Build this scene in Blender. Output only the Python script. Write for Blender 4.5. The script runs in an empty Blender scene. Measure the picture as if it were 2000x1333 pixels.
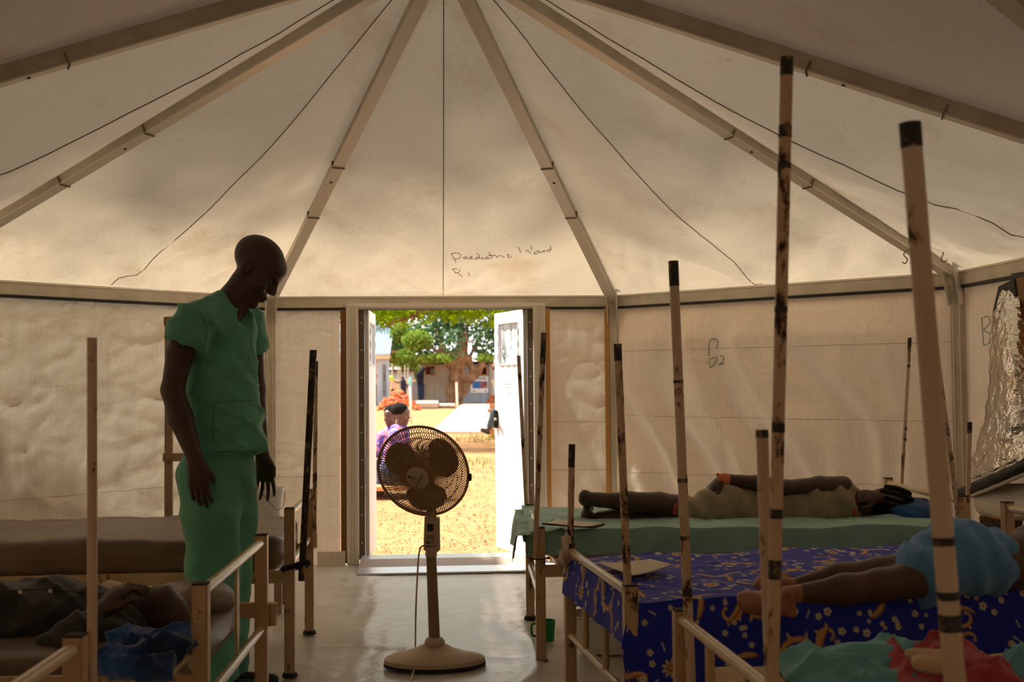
import bpy, bmesh, math, random
import numpy as np
from mathutils import Vector, Matrix, noise as mnoise
from mathutils.bvhtree import BVHTree

random.seed(7); RNG = np.random.default_rng(7)
C = bpy.context.scene.collection
SC = bpy.context.scene
PI = math.pi

# ---------------------------------------------------------------- camera
YAW, PITCH, ROLL, FPX = .0661, .0345, -.0086, 2177.7
CAM = Vector((-.0373, -5.149, 1.3276))
FW = Vector((math.sin(YAW)*math.cos(PITCH), math.cos(YAW)*math.cos(PITCH), math.sin(PITCH)))
RT = FW.cross(Vector((0, 0, 1))).normalized(); UP = RT.cross(FW)
RT, UP = RT*math.cos(ROLL)+UP*math.sin(ROLL), UP*math.cos(ROLL)-RT*math.sin(ROLL)
cam_d = bpy.data.cameras.new('camera'); cam = bpy.data.objects.new('camera', cam_d); C.objects.link(cam)
m = Matrix((RT, UP, -FW)).transposed().to_4x4(); m.translation = CAM; cam.matrix_world = m
cam_d.sensor_width = 36; cam_d.lens = 36*FPX/2000; cam_d.clip_start = .05; cam_d.clip_end = 400
cam_d.dof.use_dof = True; cam_d.dof.focus_distance = 5.0; cam_d.dof.aperture_fstop = 4.5
SC.camera = cam

# ---------------------------------------------------------------- sky, sun, exposure
w = bpy.data.worlds.new('sky'); SC.world = w; w.use_nodes = True
nt = w.node_tree; nt.nodes.clear()
bg = nt.nodes.new('ShaderNodeBackground'); ow = nt.nodes.new('ShaderNodeOutputWorld')
tc = nt.nodes.new('ShaderNodeTexCoord'); sx = nt.nodes.new('ShaderNodeSeparateXYZ'); cr = nt.nodes.new('ShaderNodeValToRGB')
nt.links.new(tc.outputs['Generated'], sx.inputs[0]); nt.links.new(sx.outputs['Z'], cr.inputs[0])
cr.color_ramp.elements[0].position = 0.0; cr.color_ramp.elements[0].color = (1, .97, .92, 1)
cr.color_ramp.elements[1].position = .8; cr.color_ramp.elements[1].color = (.74, .80, .90, 1)
nt.links.new(cr.outputs[0], bg.inputs[0]); bg.inputs[1].default_value = .85
nt.links.new(bg.outputs[0], ow.inputs[0])
sun_d = bpy.data.lights.new('sun', 'SUN'); sun = bpy.data.objects.new('sun', sun_d); C.objects.link(sun)
SUN = Vector((-.45, .22, .86)).normalized()
sun.rotation_euler = SUN.to_track_quat('Z', 'Y').to_euler(); sun.location = (-6, 8, 12)
sun_d.energy = 6.2; sun_d.angle = .045; sun_d.color = (1, .95, .85)
SC.view_settings.view_transform = 'Standard'; SC.view_settings.look = 'None'
SC.view_settings.exposure = 1.24; SC.view_settings.gamma = 1.0; SC.view_settings.use_curve_mapping = False
cy = SC.cycles; cy.max_bounces = 7; cy.diffuse_bounces = 4; cy.glossy_bounces = 2; cy.transmission_bounces = 4; cy.caustics_reflective = False; cy.caustics_refractive = False
cy.use_adaptive_sampling = True; cy.adaptive_threshold = .05

# ---------------------------------------------------------------- pixel -> place on a plane of known depth
def pray(px, py): return FW + RT*((px-1000)/FPX) - UP*((py-666.5)/FPX)
def on(px, py, ax, v):
    d = pray(px, py); return CAM + d*((v-CAM[ax])/d[ax])
def atY(px, py, y): return on(px, py, 1, y)
def atZ(px, py, z=0): return on(px, py, 2, z)
def atX(px, py, x): return on(px, py, 0, x)

# ---------------------------------------------------------------- naming
def tag(o, label=None, cat=None, group=None, kind=None):
    if label: o['label'] = label
    if cat: o['category'] = cat
    if group: o['group'] = group
    if kind: o['kind'] = kind
    return o
def thing(name, label, cat, loc, group=None, kind=None):
    o = bpy.data.objects.new(name, None); C.objects.link(o); o.location = loc; o.empty_display_size = .1
    return tag(o, label, cat, group, kind)
def rootloc(p):
    v = Vector((0, 0, 0))
    while p is not None: v += p.location; p = p.parent
    return v
def link(name, me, mat, parent=None, loc=None, smooth=False):
    o = bpy.data.objects.new(name, me); C.objects.link(o)
    if mat is not None:
        for mm in (mat if isinstance(mat, (list, tuple)) else [mat]): me.materials.append(mm)
    org = rootloc(parent) if parent is not None else Vector(loc or (0, 0, 0))
    if org.length > 0: me.transform(Matrix.Translation(-org))
    if parent is not None: o.parent = parent
    else: o.location = org
    if smooth: me.polygons.foreach_set('use_smooth', [True]*len(me.polygons))
    return o

class MB:
    """collects shapes in world coordinates; build() links them as one mesh object"""
    def __init__(s): s.v = []; s.f = []
    def add(s, vs, fs):
        b = len(s.v); s.v += [tuple(v) for v in vs]; s.f += [tuple(i+b for i in f) for f in fs]; return s
    def box(s, c, size, M=None, bev=0):
        x, y, z = size[0]/2, size[1]/2, size[2]/2
        if bev:
            bm = bmesh.new(); bmesh.ops.create_cube(bm, size=1)
            for v in bm.verts: v.co = Vector((v.co.x*2*x, v.co.y*2*y, v.co.z*2*z))
            bmesh.ops.bevel(bm, geom=bm.edges[:], offset=bev, segments=2, affect='EDGES')
            vs = [v.co.copy() for v in bm.verts]; bm.verts.index_update(); fs = [[v.index for v in f.verts] for f in bm.faces]; bm.free()
        else:
            vs = [Vector((a, b, d)) for a in (-x, x) for b in (-y, y) for d in (-z, z)]
            fs = [(0, 1, 3, 2), (4, 6, 7, 5), (0, 4, 5, 1), (2, 3, 7, 6), (0, 2, 6, 4), (1, 5, 7, 3)]
        c = Vector(c)
        vs = [(M @ v if M else v)+c for v in vs]
        return s.add(vs, fs)
    def bar(s, p, q, w, h, up=(0, 0, 1), bev=0, twist=0):
        p, q = Vector(p), Vector(q); d = (q-p); L = d.length; d.normalize(); up = Vector(up)
        if abs(d.dot(up)) > .98: up = Vector((0, 1, 0))
        a = d.cross(up).normalized(); b = a.cross(d)
        if twist: a, b = a*math.cos(twist)+b*math.sin(twist), b*math.cos(twist)-a*math.sin(twist)
        M = Matrix((a, d, b)).transposed()
        return s.box((p+q)/2, (w, L, h), M, bev)
    def tube(s, pts, r, n=10, cap=True, closed=False):
        pts = [Vector(p) for p in pts]; k = len(pts)
        rs = r if isinstance(r, (list, tuple)) else [r]*k
        vs, fs = [], []; pa = None
        for i, p in enumerate(pts):
            t = ((pts[(i+1) % k]-pts[i-1]) if closed else (pts[min(i+1, k-1)]-pts[max(i-1, 0)])).normalized()
            if pa is None:
                u = Vector((0, 0, 1)) if abs(t.z) < .9 else Vector((1, 0, 0)); a = t.cross(u).normalized()
            else: a = (pa - t*pa.dot(t)).normalized()
            pa = a; b = t.cross(a)
            for j in range(n):
                g = 2*PI*j/n; vs.append(p+(a*math.cos(g)+b*math.sin(g))*rs[i])
        for i in range(k if closed else k-1):
            for j in range(n):
                i2 = (i+1) % k
                fs.append((i*n+j, i*n+(j+1) % n, i2*n+(j+1) % n, i2*n+j))
        if cap and not closed: fs += [tuple(range(n-1, -1, -1)), tuple(range((k-1)*n, k*n))]
        return s.add(vs, fs)
    def lathe(s, prof, c=(0, 0, 0), n=32, M=None, sx=1, sy=1):
        c = Vector(c); vs, fs = [], []; k = len(prof)
        for r, z in prof:
            for j in range(n):
                g = 2*PI*j/n; v = Vector((r*math.cos(g)*sx, r*math.sin(g)*sy, z)); vs.append((M @ v if M else v)+c)
        for i in range(k-1):
            for j in range(n): fs.append((i*n+j, i*n+(j+1) % n, (i+1)*n+(j+1) % n, (i+1)*n+j))
        if prof[0][0] > 1e-5: fs.append(tuple(range(n-1, -1, -1)))
        if prof[-1][0] > 1e-5: fs.append(tuple(range((k-1)*n, k*n)))
        return s.add(vs, fs)
    def prism(s, poly, off):
        n = len(poly); off = Vector(off); vs = [Vector(p) for p in poly]; vs += [v+off for v in vs]
        return s.add(vs, [tuple(range(n-1, -1, -1)), tuple(range(n, 2*n))]+[(i, (i+1) % n, n+(i+1) % n, n+i) for i in range(n)])
    def build(s, name, mat, parent=None, loc=None, smooth=False):
        me = bpy.data.meshes.new(name); me.from_pydata(s.v, [], s.f); me.update()
        if smooth == 'auto':
            o = link(name, me, mat, parent, loc, True)
            bm = bmesh.new(); bm.from_mesh(me)
            bmesh.ops.recalc_face_normals(bm, faces=bm.faces[:])
            for e in bm.edges:
                if len(e.link_faces) == 2 and e.calc_face_angle(0) > .7: e.smooth = False
            bm.to_mesh(me); bm.free(); return o
        return link(name, me, mat, parent, loc, smooth)

def grid_mesh(name, P, mat, parent=None, loc=None, smooth=True, cols=None, uv=None):
    """P: (n, m, 3) array of points"""
    n, m_ = P.shape[:2]
    i = np.arange(n*m_).reshape(n, m_)
    f = np.stack([i[:-1, :-1], i[1:, :-1], i[1:, 1:], i[:-1, 1:]], -1).reshape(-1, 4)
    me = bpy.data.meshes.new(name); me.from_pydata(P.reshape(-1, 3).tolist(), [], f.tolist()); me.update()
    if cols is not None:
        at = me.color_attributes.new('Col', 'FLOAT_COLOR', 'POINT')
        cc = np.ones((n*m_, 4), np.float32); cc[:, :3] = cols.reshape(-1, 3); at.data.foreach_set('color', cc.ravel())
    return link(name, me, mat, parent, loc, smooth)

def vnoise(x, y, seed=0):
    """value noise on numpy arrays, smooth, about -1..1"""
    r = np.random.default_rng(seed); T = r.uniform(-1, 1, (64, 64))
    xi = np.floor(x).astype(int); yi = np.floor(y).astype(int); fx = x-xi; fy = y-yi
    fx = fx*fx*(3-2*fx); fy = fy*fy*(3-2*fy)
    g = lambda a, b: T[a % 64, b % 64]
    return (g(xi, yi)*(1-fx)+g(xi+1, yi)*fx)*(1-fy)+(g(xi, yi+1)*(1-fx)+g(xi+1, yi+1)*fx)*fy
def fbm(x, y, seed=0, o=3):
    s = 0; a = 1
    for k in range(o): s = s+a*vnoise(x*2**k+k*7.3, y*2**k+k*3.1, seed+k); a *= .5
    return s

# ---------------------------------------------------------------- materials
def lin(r, g, b):
    f = lambda c: (c/255/12.92 if c <= 10 else ((c/255+.055)/1.055)**2.4)
    return (f(r), f(g), f(b))
class NT:
    def __init__(s, name):
        s.m = bpy.data.materials.new(name); s.m.use_nodes = True; s.t = s.m.node_tree; s.t.nodes.clear()
        s.out = s.n('OutputMaterial')
    def n(s, k, **kw):
        nd = s.t.nodes.new('ShaderNode'+k)
        for a, b in kw.items(): setattr(nd, a, b)
        return nd
    def l(s, a, b): s.t.links.new(a, b)
    def coord(s, scale=1, which='Object', st=None, rnd=False):
        tcn = s.n('TexCoord'); mp = s.n('Mapping'); s.l(tcn.outputs[which], mp.inputs[0])
        mp.inputs['Scale'].default_value = st if st else (scale,)*3
        if rnd:
            oi = s.n('ObjectInfo'); mu = s.n('Math', operation='MULTIPLY'); mu.inputs[1].default_value = 37.0
            s.l(oi.outputs['Random'], mu.inputs[0]); s.l(mu.outputs[0], mp.inputs['Location'])
        return mp.outputs[0]
    def noise(s, vec, scale=5, detail=3, rough=.55):
        nd = s.n('TexNoise'); nd.inputs['Scale'].default_value = scale; nd.inputs['Detail'].default_value = detail
        nd.inputs['Roughness'].default_value = rough; s.l(vec, nd.inputs['Vector']); return nd.outputs['Fac']
    def ramp(s, fac, lo, hi):
        r = s.n('MapRange'); r.inputs['From Min'].default_value = lo; r.inputs['From Max'].default_value = hi; s.l(fac, r.inputs[0]); return r.outputs[0]
    def mix(s, fac, a, b):
        mx = s.n('Mix', data_type='RGBA')
        for sock, v in ((mx.inputs[0], fac), (mx.inputs[6], a), (mx.inputs[7], b)):
            if isinstance(v, bpy.types.NodeSocket): s.l(v, sock)
            elif isinstance(v, (int, float)): sock.default_value = v
            else: sock.default_value = (*v[:3], 1)
        return mx.outputs[2]
    def bump(s, h, strength=.3, dist=.01, prev=None):
        b = s.n('Bump'); b.inputs['Strength'].default_value = strength; b.inputs['Distance'].default_value = dist
        s.l(h, b.inputs['Height'])
        if prev is not None: s.l(prev, b.inputs['Normal'])
        return b.outputs[0]
    def principled(s, col, rough=.6, metal=0, normal=None, spec=.5, sheen=0, **kw):
        p = s.n('BsdfPrincipled')
        if isinstance(col, bpy.types.NodeSocket): s.l(col, p.inputs['Base Color'])
        else: p.inputs['Base Color'].default_value = (*col[:3], 1)
        if isinstance(rough, bpy.types.NodeSocket): s.l(rough, p.inputs['Roughness'])
        else: p.inputs['Roughness'].default_value = rough
        p.inputs['Metallic'].default_value = metal; p.inputs['Specular IOR Level'].default_value = spec
        p.inputs['Sheen Weight'].default_value = sheen
        if normal is not None: s.l(normal, p.inputs['Normal'])
        return p
    def done(s, sh): s.l(sh.outputs[0], s.out.inputs[0]); return s.m

def simple(name, col, rough=.6, metal=0, col2=None, scale=8, lo=.4, hi=.65, bump=0, bscale=60, spec=.5, sheen=0, st=None, rnd=True):
    t = NT(name); v = t.coord(1, st=st, rnd=rnd)
    c = t.mix(t.ramp(t.noise(v, scale, 4), lo, hi), col, col2) if col2 else col
    nb = t.bump(t.noise(v, bscale, 3), bump, .004) if bump else None
    return t.done(t.principled(c, rough, metal, nb, spec, sheen))

def canvas_mat(name, trans=(.80, .62, .40), diff=(.66, .56, .43), fac=.55, stain=.6, weave=420, crease=.22):
    t = NT(name); v = t.coord(1, rnd=True)
    st = t.ramp(t.noise(v, 1.7, 6, .68), .56, .80)
    st2 = t.ramp(t.noise(t.coord(1, st=(1, 1, 3), rnd=True), 7, 5, .7), .62, .85)
    mx = t.n('Math', operation='MAXIMUM'); t.l(st, mx.inputs[0]); t.l(st2, mx.inputs[1])
    ms = t.n('Math', operation='MULTIPLY'); t.l(mx.outputs[0], ms.inputs[0]); ms.inputs[1].default_value = stain
    sc_ = lambda c, k: tuple(a*b for a, b in zip(c, k))
    slub = t.ramp(t.noise(t.coord(1, st=(95, 95, 1.6), rnd=True), 1, 3, .6), .35, .65)
    sl2 = t.n('MapRange'); t.l(slub, sl2.inputs[0]); sl2.inputs['To Min'].default_value = 0; sl2.inputs['To Max'].default_value = .10
    cd = t.mix(ms.outputs[0], diff, sc_(diff, (.74, .60, .42))); ct = t.mix(ms.outputs[0], trans, sc_(trans, (.72, .58, .40)))
    cd = t.mix(sl2.outputs[0], cd, (.08, .06, .04)); ct = t.mix(sl2.outputs[0], ct, (.08, .06, .04))
    cn = t.n('Math', operation='SUBTRACT'); t.l(t.noise(t.coord(1, st=(1, 1, 1.7), rnd=True), 2.6, 4, .5), cn.inputs[0]); cn.inputs[1].default_value = .5
    ca_ = t.n('Math', operation='ABSOLUTE'); t.l(cn.outputs[0], ca_.inputs[0]); crs = t.ramp(ca_.outputs[0], .07, .0)
    nb = t.bump(t.noise(t.coord(1, st=(1, 1, .35), rnd=True), weave, 2), .10, .002)
    nb = t.bump(t.noise(v, 9, 5, .62), .6, .02, nb)
    nb = t.bump(crs, crease, .012, nb)
    d = t.n('BsdfDiffuse'); tr = t.n('BsdfTranslucent'); t.l(cd, d.inputs[0]); t.l(ct, tr.inputs[0])
    t.l(nb, d.inputs['Normal']); t.l(nb, tr.inputs['Normal'])
    mxs = t.n('MixShader'); mxs.inputs[0].default_value = fac; t.l(d.outputs[0], mxs.inputs[1]); t.l(tr.outputs[0], mxs.inputs[2])
    gl = t.n('BsdfGlossy'); gl.inputs['Roughness'].default_value = .5; t.l(nb, gl.inputs['Normal'])
    m2 = t.n('MixShader'); m2.inputs[0].default_value = .03; t.l(mxs.outputs[0], m2.inputs[1]); t.l(gl.outputs[0], m2.inputs[2])
    return t.done(m2)

def chipped(name, col, chip=(.035, .02, .012), lo=.60, hi=.66, scale=16, rough=.38, st=(1, 1, .55), rust=(.22, .10, .04)):
    t = NT(name); v = t.coord(1, st=st, rnd=True)
    n1 = t.noise(v, scale, 6, .72); f = t.ramp(n1, lo, hi)
    n2 = t.ramp(t.noise(v, 5, 4), .45, .75)
    base = t.mix(n2, col, tuple(a*b for a, b in zip(col, (.82, .74, .64))))
    edge = t.ramp(n1, lo-.05, lo+.01)
    c = t.mix(f, t.mix(edge, base, rust), chip)
    ro = t.n('MapRange'); t.l(f, ro.inputs[0]); ro.inputs['To Min'].default_value = rough; ro.inputs['To Max'].default_value = .8
    nb = t.bump(n1, -.15, .004)
    return t.done(t.principled(c, ro.outputs[0], 0, nb))

M = {}
M['roof'] = canvas_mat('canvas_roof', trans=(.66, .53, .37), diff=(.74, .63, .48), fac=.20, stain=.8, crease=.12)
M['wall'] = canvas_mat('canvas_wall', trans=(.70, .60, .45), diff=(.80, .71, .59), fac=.10, stain=.35)
M['roof_rear'] = canvas_mat('shade_toned_canvas_roof', trans=(.5, .40, .29), diff=(.68, .60, .49), fac=.07)  # same canvas, shade of the rear put into colour and translucency
M['wall_rear'] = canvas_mat('shade_toned_canvas_wall', trans=(.5, .40, .29), diff=(.68, .60, .49), fac=.18)  # rear wall dimness in the colour, translucency tuned for light from behind
M['seam'] = simple('canvas_seam', (.24, .18, .12), .8)
M['alu'] = simple('aluminium_profile', lin(206, 194, 174), .45, .05, lin(188, 176, 156), 6)
M['alu_pale'] = simple('pale_aluminium', lin(226, 218, 202), .4, .1)
M['black'] = simple('black_rubber', (.012, .011, .01), .6)
M['webbing'] = simple('tan_webbing', lin(190, 140, 75), .8)
M['litgap'] = simple('brown_lit_gap', lin(120, 78, 34), .75)  # brown that paints the lit gap beside the door jamb
M['white_pvc'] = simple('white_pvc_sheet', (.82, .80, .78), .45, bump=.2, bscale=14)
M['jamb'] = simple('painted_jamb', lin(232, 222, 210), .45)
M['post'] = chipped('cream_paint_post', lin(205, 175, 135), lo=.63, hi=.68)
M['rail'] = chipped('cream_paint_rail', lin(215, 192, 158), lo=.66, hi=.70, rough=.22)
M['pole_light'] = chipped('pale_paint_pole', lin(214, 192, 164), lo=.60, hi=.64, scale=14)
M['pole_chip'] = chipped('chipped_pole', lin(208, 180, 146), lo=.56, hi=.60, scale=20, st=(1, 1, .5))
M['pole_dark'] = chipped('mostly_black_pole', lin(170, 135, 95), lo=.44, hi=.50, scale=22, st=(1, 1, .45))
# ================================================================ the tent
R0 = 3.3; HE = 1.948; HA = HE+.4368*R0
ca, sa = R0*math.cos(PI/8), R0*math.sin(PI/8)
YM = -2*sa                                            # y of the second apex
A1 = Vector((0, 0, HA)); A2 = Vector((0, YM, HA))
K = {'L1': (-sa, ca), 'R1': (sa, ca), 'R2': (ca, sa), 'R3': (ca, -sa), 'L2': (-ca, sa), 'L3': (-ca, -sa)}
for k_ in ('L1', 'R1', 'R2', 'L2'): K[k_+'b'] = (K[k_][0], YM-K[k_][1])
K = {k_: Vector((v[0], v[1], HE)) for k_, v in K.items()}

# ---- floor: a grey tarpaulin with ruts and creases
def floor_mat():
    t = NT('floor_tarpaulin'); v = t.coord(1)
    n1 = t.noise(v, 2.2, 5, .65); c = t.mix(t.ramp(n1, .35, .7), lin(186, 178, 164), lin(214, 207, 195))
    c = t.mix(t.ramp(t.noise(v, 5.5, 5, .7), .60, .80), c, lin(160, 124, 88))
    wv = t.n('TexWave', wave_type='BANDS', bands_direction='Y'); wv.inputs['Scale'].default_value = 16; wv.inputs['Distortion'].default_value = 1.2
    wv.inputs['Detail'].default_value = 2; t.l(v, wv.inputs[0])
    b = t.bump(wv.outputs['Fac'], .16, .003)
    wv2 = t.n('TexWave', wave_type='BANDS', bands_direction='X'); wv2.inputs['Scale'].default_value = 2.6; wv2.inputs['Distortion'].default_value = 2.5
    wv2.inputs['Detail'].default_value = 3; t.l(v, wv2.inputs[0]); b = t.bump(wv2.outputs['Fac'], .22, .010, b)
    b = t.bump(t.noise(v, 7, 4), .5, .02, b)
    rr = t.n('MapRange'); t.l(n1, rr.inputs[0]); rr.inputs['To Min'].default_value = .16; rr.inputs['To Max'].default_value = .48
    return t.done(t.principled(c, rr.outputs[0], 0, b, .55))
gx, gy = np.meshgrid(np.linspace(-3.1, 3.1, 220), np.linspace(-5.6, 3.06, 300), indexing='ij')
gz = -.006+.005*fbm(gx*3, gy*2, 3)
for (x0, y0, x1, y1, a, wd) in [(-.62, .55, .3, .25, .016, .03), (-.5, -.9, .25, -.75, .014, .05), (.3, .9, .5, -.3, .02, .06), (.45, .6, .2, -.9, .018, .05),
                                (-.3, -.2, -.62, -.9, .012, .04), (-.1, 1.6, .1, .3, .008, .05), (.15, 1.9, .2, .6, .008, .04), (-.45, 2.0, -.4, .7, .008, .06)]:
    L = math.hypot(x1-x0, y1-y0); tt = ((gx-x0)*(x1-x0)+(gy-y0)*(y1-y0))/L/L; dd = ((gx-x0)*(y1-y0)-(gy-y0)*(x1-x0))/L
    gz = gz+a*np.exp(-((dd+.05*np.sin(tt*5))/wd)**2)*np.clip(1-np.abs(tt-.5)*1.4, 0, 1)
gz = np.minimum(gz, .02)
fl = grid_mesh('floor', np.stack([gx, gy, gz], -1), floor_mat()); tag(fl, 'creased pale grey tarpaulin groundsheet covering the tent floor', 'floor', kind='structure')

# ---- canvas roof
ceil = thing('ceiling', 'pale canvas tent roof fanning out from a high apex', 'ceiling', (0, 0, 0), kind='structure')
BV = {}
def roof_panel(key, A, c0, c1, sag=.145, seed=1, wr=1.0, seam=True, mat='roof'):
    n, m_ = 60, 70
    u = np.linspace(0, 1, n)[:, None]; v = np.linspace(0, 1, m_)[None, :]
    A_, a, b = (np.array(q) for q in (A, c0, c1))
    E = a[None, None]*(1-u[..., None])+b[None, None]*u[..., None]
    P = A_*(1-v[..., None])+E*v[..., None]
    nrm = np.cross(a-A_, b-A_); nrm /= np.linalg.norm(nrm)
    if nrm[2] > 0: nrm = -nrm                          # towards the room
    env = 4*u*(1-u)
    d = sag*np.sin(PI*v**1.25)*(.35*env+.65*(1-np.abs(2*u-1)))
    W = np.linalg.norm(b-a); X_ = (u-.5)*W*v; Y_ = v*3.6
    edge = np.clip((v-.45)/.55, 0, 1)**2
    d = d+wr*edge*env**.5*(.03*fbm(X_*5+Y_*3.2*np.sign(u-.5), Y_*1.5+0*u, seed)+.03*np.abs(vnoise(X_*9-Y_*5*np.sign(u-.5), Y_*2+0*u, seed+5)))
    d = d*np.clip((1-v)/.05, .0, 1)
    d = d+.006*np.clip((1-v)/.05, 0, 1)*fbm(X_*3, Y_*3+0*u, seed+9)*env
    P = P+nrm*d[..., None]
    o = grid_mesh('canvas_panel', P, M[mat], ceil)
    pv = [Vector(p) for p in P.reshape(-1, 3)]; idx = np.arange(n*m_).reshape(n, m_)
    fs = np.stack([idx[:-1, :-1], idx[1:, :-1], idx[1:, 1:], idx[:-1, 1:]], -1).reshape(-1, 4).tolist()
    BV[key] = BVHTree.FromPolygons(pv, fs)
    if seam:
        mid = (P[n//2-1]+P[n//2])/2
        MB().tube([Vector(q)+Vector(nrm)*.004 for q in mid[6::2]], max(.0028,.0028), 6).build('seam', M['seam'], ceil, smooth=True)
    return o
e0 = Vector((0, 0, -.008))
ring = ['L3', 'L2', 'L1', 'R1', 'R2', 'R3']
for i in range(5): roof_panel(ring[i]+ring[i+1], A1, K[ring[i]]+e0, K[ring[i+1]]+e0, seed=11+i*7, wr=(1.6, 1.8, 1.0, 1.5, 1.8)[i])
ring2 = ['R3', 'R2b', 'R1b', 'L1b', 'L2b', 'L3']
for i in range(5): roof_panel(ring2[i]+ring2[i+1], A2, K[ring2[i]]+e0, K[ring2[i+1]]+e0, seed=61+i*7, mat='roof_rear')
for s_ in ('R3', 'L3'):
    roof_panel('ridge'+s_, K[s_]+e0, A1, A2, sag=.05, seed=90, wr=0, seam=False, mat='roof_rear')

# ---- frame: ribs, eave beams, posts
tn = [0]
def trim(label):
    tn[0] += 1; return thing('trim_%d' % tn[0], label, 'tent frame', (0, 0, 0), kind='structure')
WHERE = {'L3': 'over the near left wall', 'L2': 'second from the door on the left', 'L1': 'left of the door', 'R1': 'right of the door', 'R2': 'second from the door on the right', 'R3': 'over the near right wall',
         'L2b': 'at the rear left corner', 'L1b': 'at the rear end, left', 'R1b': 'at the rear end, right', 'R2b': 'at the rear right corner'}
def rib(A, c, where):
    t = trim('grey aluminium roof rib '+where)
    a = A+Vector((0, 0, -.045)); d = (c-A).normalized(); b = c+Vector((0, 0, -.03))-d*.01
    side = d.cross(Vector((0, 0, 1))).normalized(); dn = d.cross(side).normalized()
    if dn.z > 0: dn = -dn
    MB().bar(a, b, .05, .075, bev=.003).build('rib_profile', M['alu'], t)
    MB().bar(a+dn*.036, b+dn*.036, .072, .007).build('rib_flange', M['alu_pale'], t)
    for f in (.50, .66):
        p = a.lerp(b, f)
        MB().bar(p+dn*.02-d*.003, p+dn*.02+d*.003, .078, .052).build('joint_line', M['seam'], t)
    p = a.lerp(b, .545)
    MB().lathe([(.009, -.003), (.009, .003)], p+dn*.04, 10).build('bolt', M['black'], t)
for k_ in ring: rib(A1, K[k_], WHERE[k_])
for k_ in ring2[1:-1]: rib(A2, K[k_], WHERE[k_])
rib(A2, K['R3'], 'running back from the near right wall'); rib(A2, K['L3'], 'running back from the near left wall')
t = trim('grey aluminium ridge beam between the two roof peaks'); MB().bar(A1+Vector((0, 0, -.05)), A2+Vector((0, 0, -.05)), .06, .08, bev=.003).build('ridge_profile', M['alu'], t)
LOOP = ['L1', 'R1', 'R2', 'R3', 'R2b', 'R1b', 'L1b', 'L2b', 'L3', 'L2']
SIDE = ['over the open door', 'over the wall right of the door', 'over the right wall with the foil flap', 'over the rear right wall', 'over the rear diagonal wall, right', 'over the rear wall',
        'over the rear diagonal wall, left', 'over the rear left wall', 'over the left wall', 'over the wall left of the door']
CEN = Vector((0, YM/2, 0))
for i, k_ in enumerate(LOOP):
    a, b = K[k_], K[LOOP[(i+1) % 10]]
    t = trim('grey aluminium eave beam '+SIDE[i])
    inn = (b-a).cross(Vector((0, 0, 1))).normalized()
    if inn.dot((a+b)/2-CEN) > 0: inn = -inn
    z = Vector((0, 0, -.045)); n_ = inn*.0
    MB().bar(a+z+n_, b+z+n_, .05, .085, bev=.003).build('beam_profile', M['alu'], t)
    MB().bar(a+z+inn*.027+Vector((0, 0, .036)), b+z+inn*.027+Vector((0, 0, .036)), .006, .012).build('beam_lip', M['alu_pale'], t)
    MB().bar(a+z+inn*.004+Vector((0, 0, -.049)), b+z+inn*.004+Vector((0, 0, -.049)), .035, .022).build('rubber_strip', M['black'], t)
for k_ in K:
    c = K[k_]; inn = (CEN-c); inn.z = 0; inn.normalize(); base = c+inn*.02; base.z = 0
    t = trim('grey aluminium corner post '+{'L1': 'behind the standing man', 'R1': 'right of the door', 'R2': 'beside the foil flap'}.get(k_, WHERE[k_].replace('over', 'at')))
    rot = math.atan2(inn.y, inn.x)
    Mr = Matrix.Rotation(rot, 3, 'Z')
    MB().box(base+Vector((0, 0, HE/2-.02)), (.055, .075, HE-.05), Mr, .004).build('post_profile', M['alu'], t)
    sd = Vector((-inn.y, inn.x, 0))
    for s_ in (-1, 1):
        MB().bar(base+sd*.02*s_+inn*.029, base+sd*.02*s_+inn*.029+Vector((0, 0, HE-.1)), .006, .006).build('post_groove_rail', M['alu_pale'], t)
        p0 = c+inn*.30+Vector((0, 0, .075))+sd*.036*s_; p1 = base+inn*.03+Vector((0, 0, HE-.20))+sd*.036*s_
        MB().bar(p0-inn*.16-Vector((0, 0, .01)), p1, .005, .05).build('gusset_plate', M['alu_pale'], t)
    MB().box(base+inn*.02, (.16, .16, .012), Mr).build('base_plate', M['alu'], t)

# ---- canvas walls
def drape(L, n, m_, style, seed):
    u = np.linspace(0, L, n)[:, None]; z = np.linspace(-.015, HE-.085, m_)[None, :]
    hang = np.clip((HE-.1-z)/.25, 0, 1)*np.clip(z/.05, .2, 1)
    if style == 'soft':      # long diagonal folds
        q = u*3.1-(HE-z)*1.3+.5*fbm(u*.9, z*.9, seed)
        d = .060*np.sin(q*4.2+2.2*fbm(u*1.1, z*.8, seed+1))*(.4+.6*np.clip((HE-z)/1.2, 0, 1))+.034*np.sin(q*8.5+3*fbm(u*1.4, z*1.1, seed+6))*np.clip((HE-z)/1.5, .15, 1)+.02*vnoise(q*2.2, z*1.2+0*u, seed+2)
        d = d+.004*fbm(u*12, z*3, seed+3)
    elif style == 'crease':  # many small creases
        rg_ = lambda a, b, s_: (1-np.abs(vnoise(a, b, s_)))**3
        d = .022*fbm(u*1.6, z*1.3, seed)+.024*rg_(u*3+z*2.2, z*4.5-u*1.2, seed+1)+.018*rg_(u*4.5-z*3, z*6+u*2, seed+2)+.012*rg_(u*9+z*1.5, z*8-u*4, seed+3)+.005*vnoise(u*12, z*1.1, seed+4)
    else:                    # taut
        d = .008*fbm(u*2.5, z*2.2, seed)+.006*np.abs(vnoise(u*6+z*4, z*10-u*5, seed+1))
    top = .010*np.sin(u*55+2*vnoise(u*3, u*0, seed))*np.clip((z-(HE-.4))/.35, 0, 1)
    return u, z, (d+top+{'soft': .085, 'crease': .03}.get(style, 0))*hang*np.clip(np.minimum(u, L-u)/.12, 0, 1)
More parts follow.
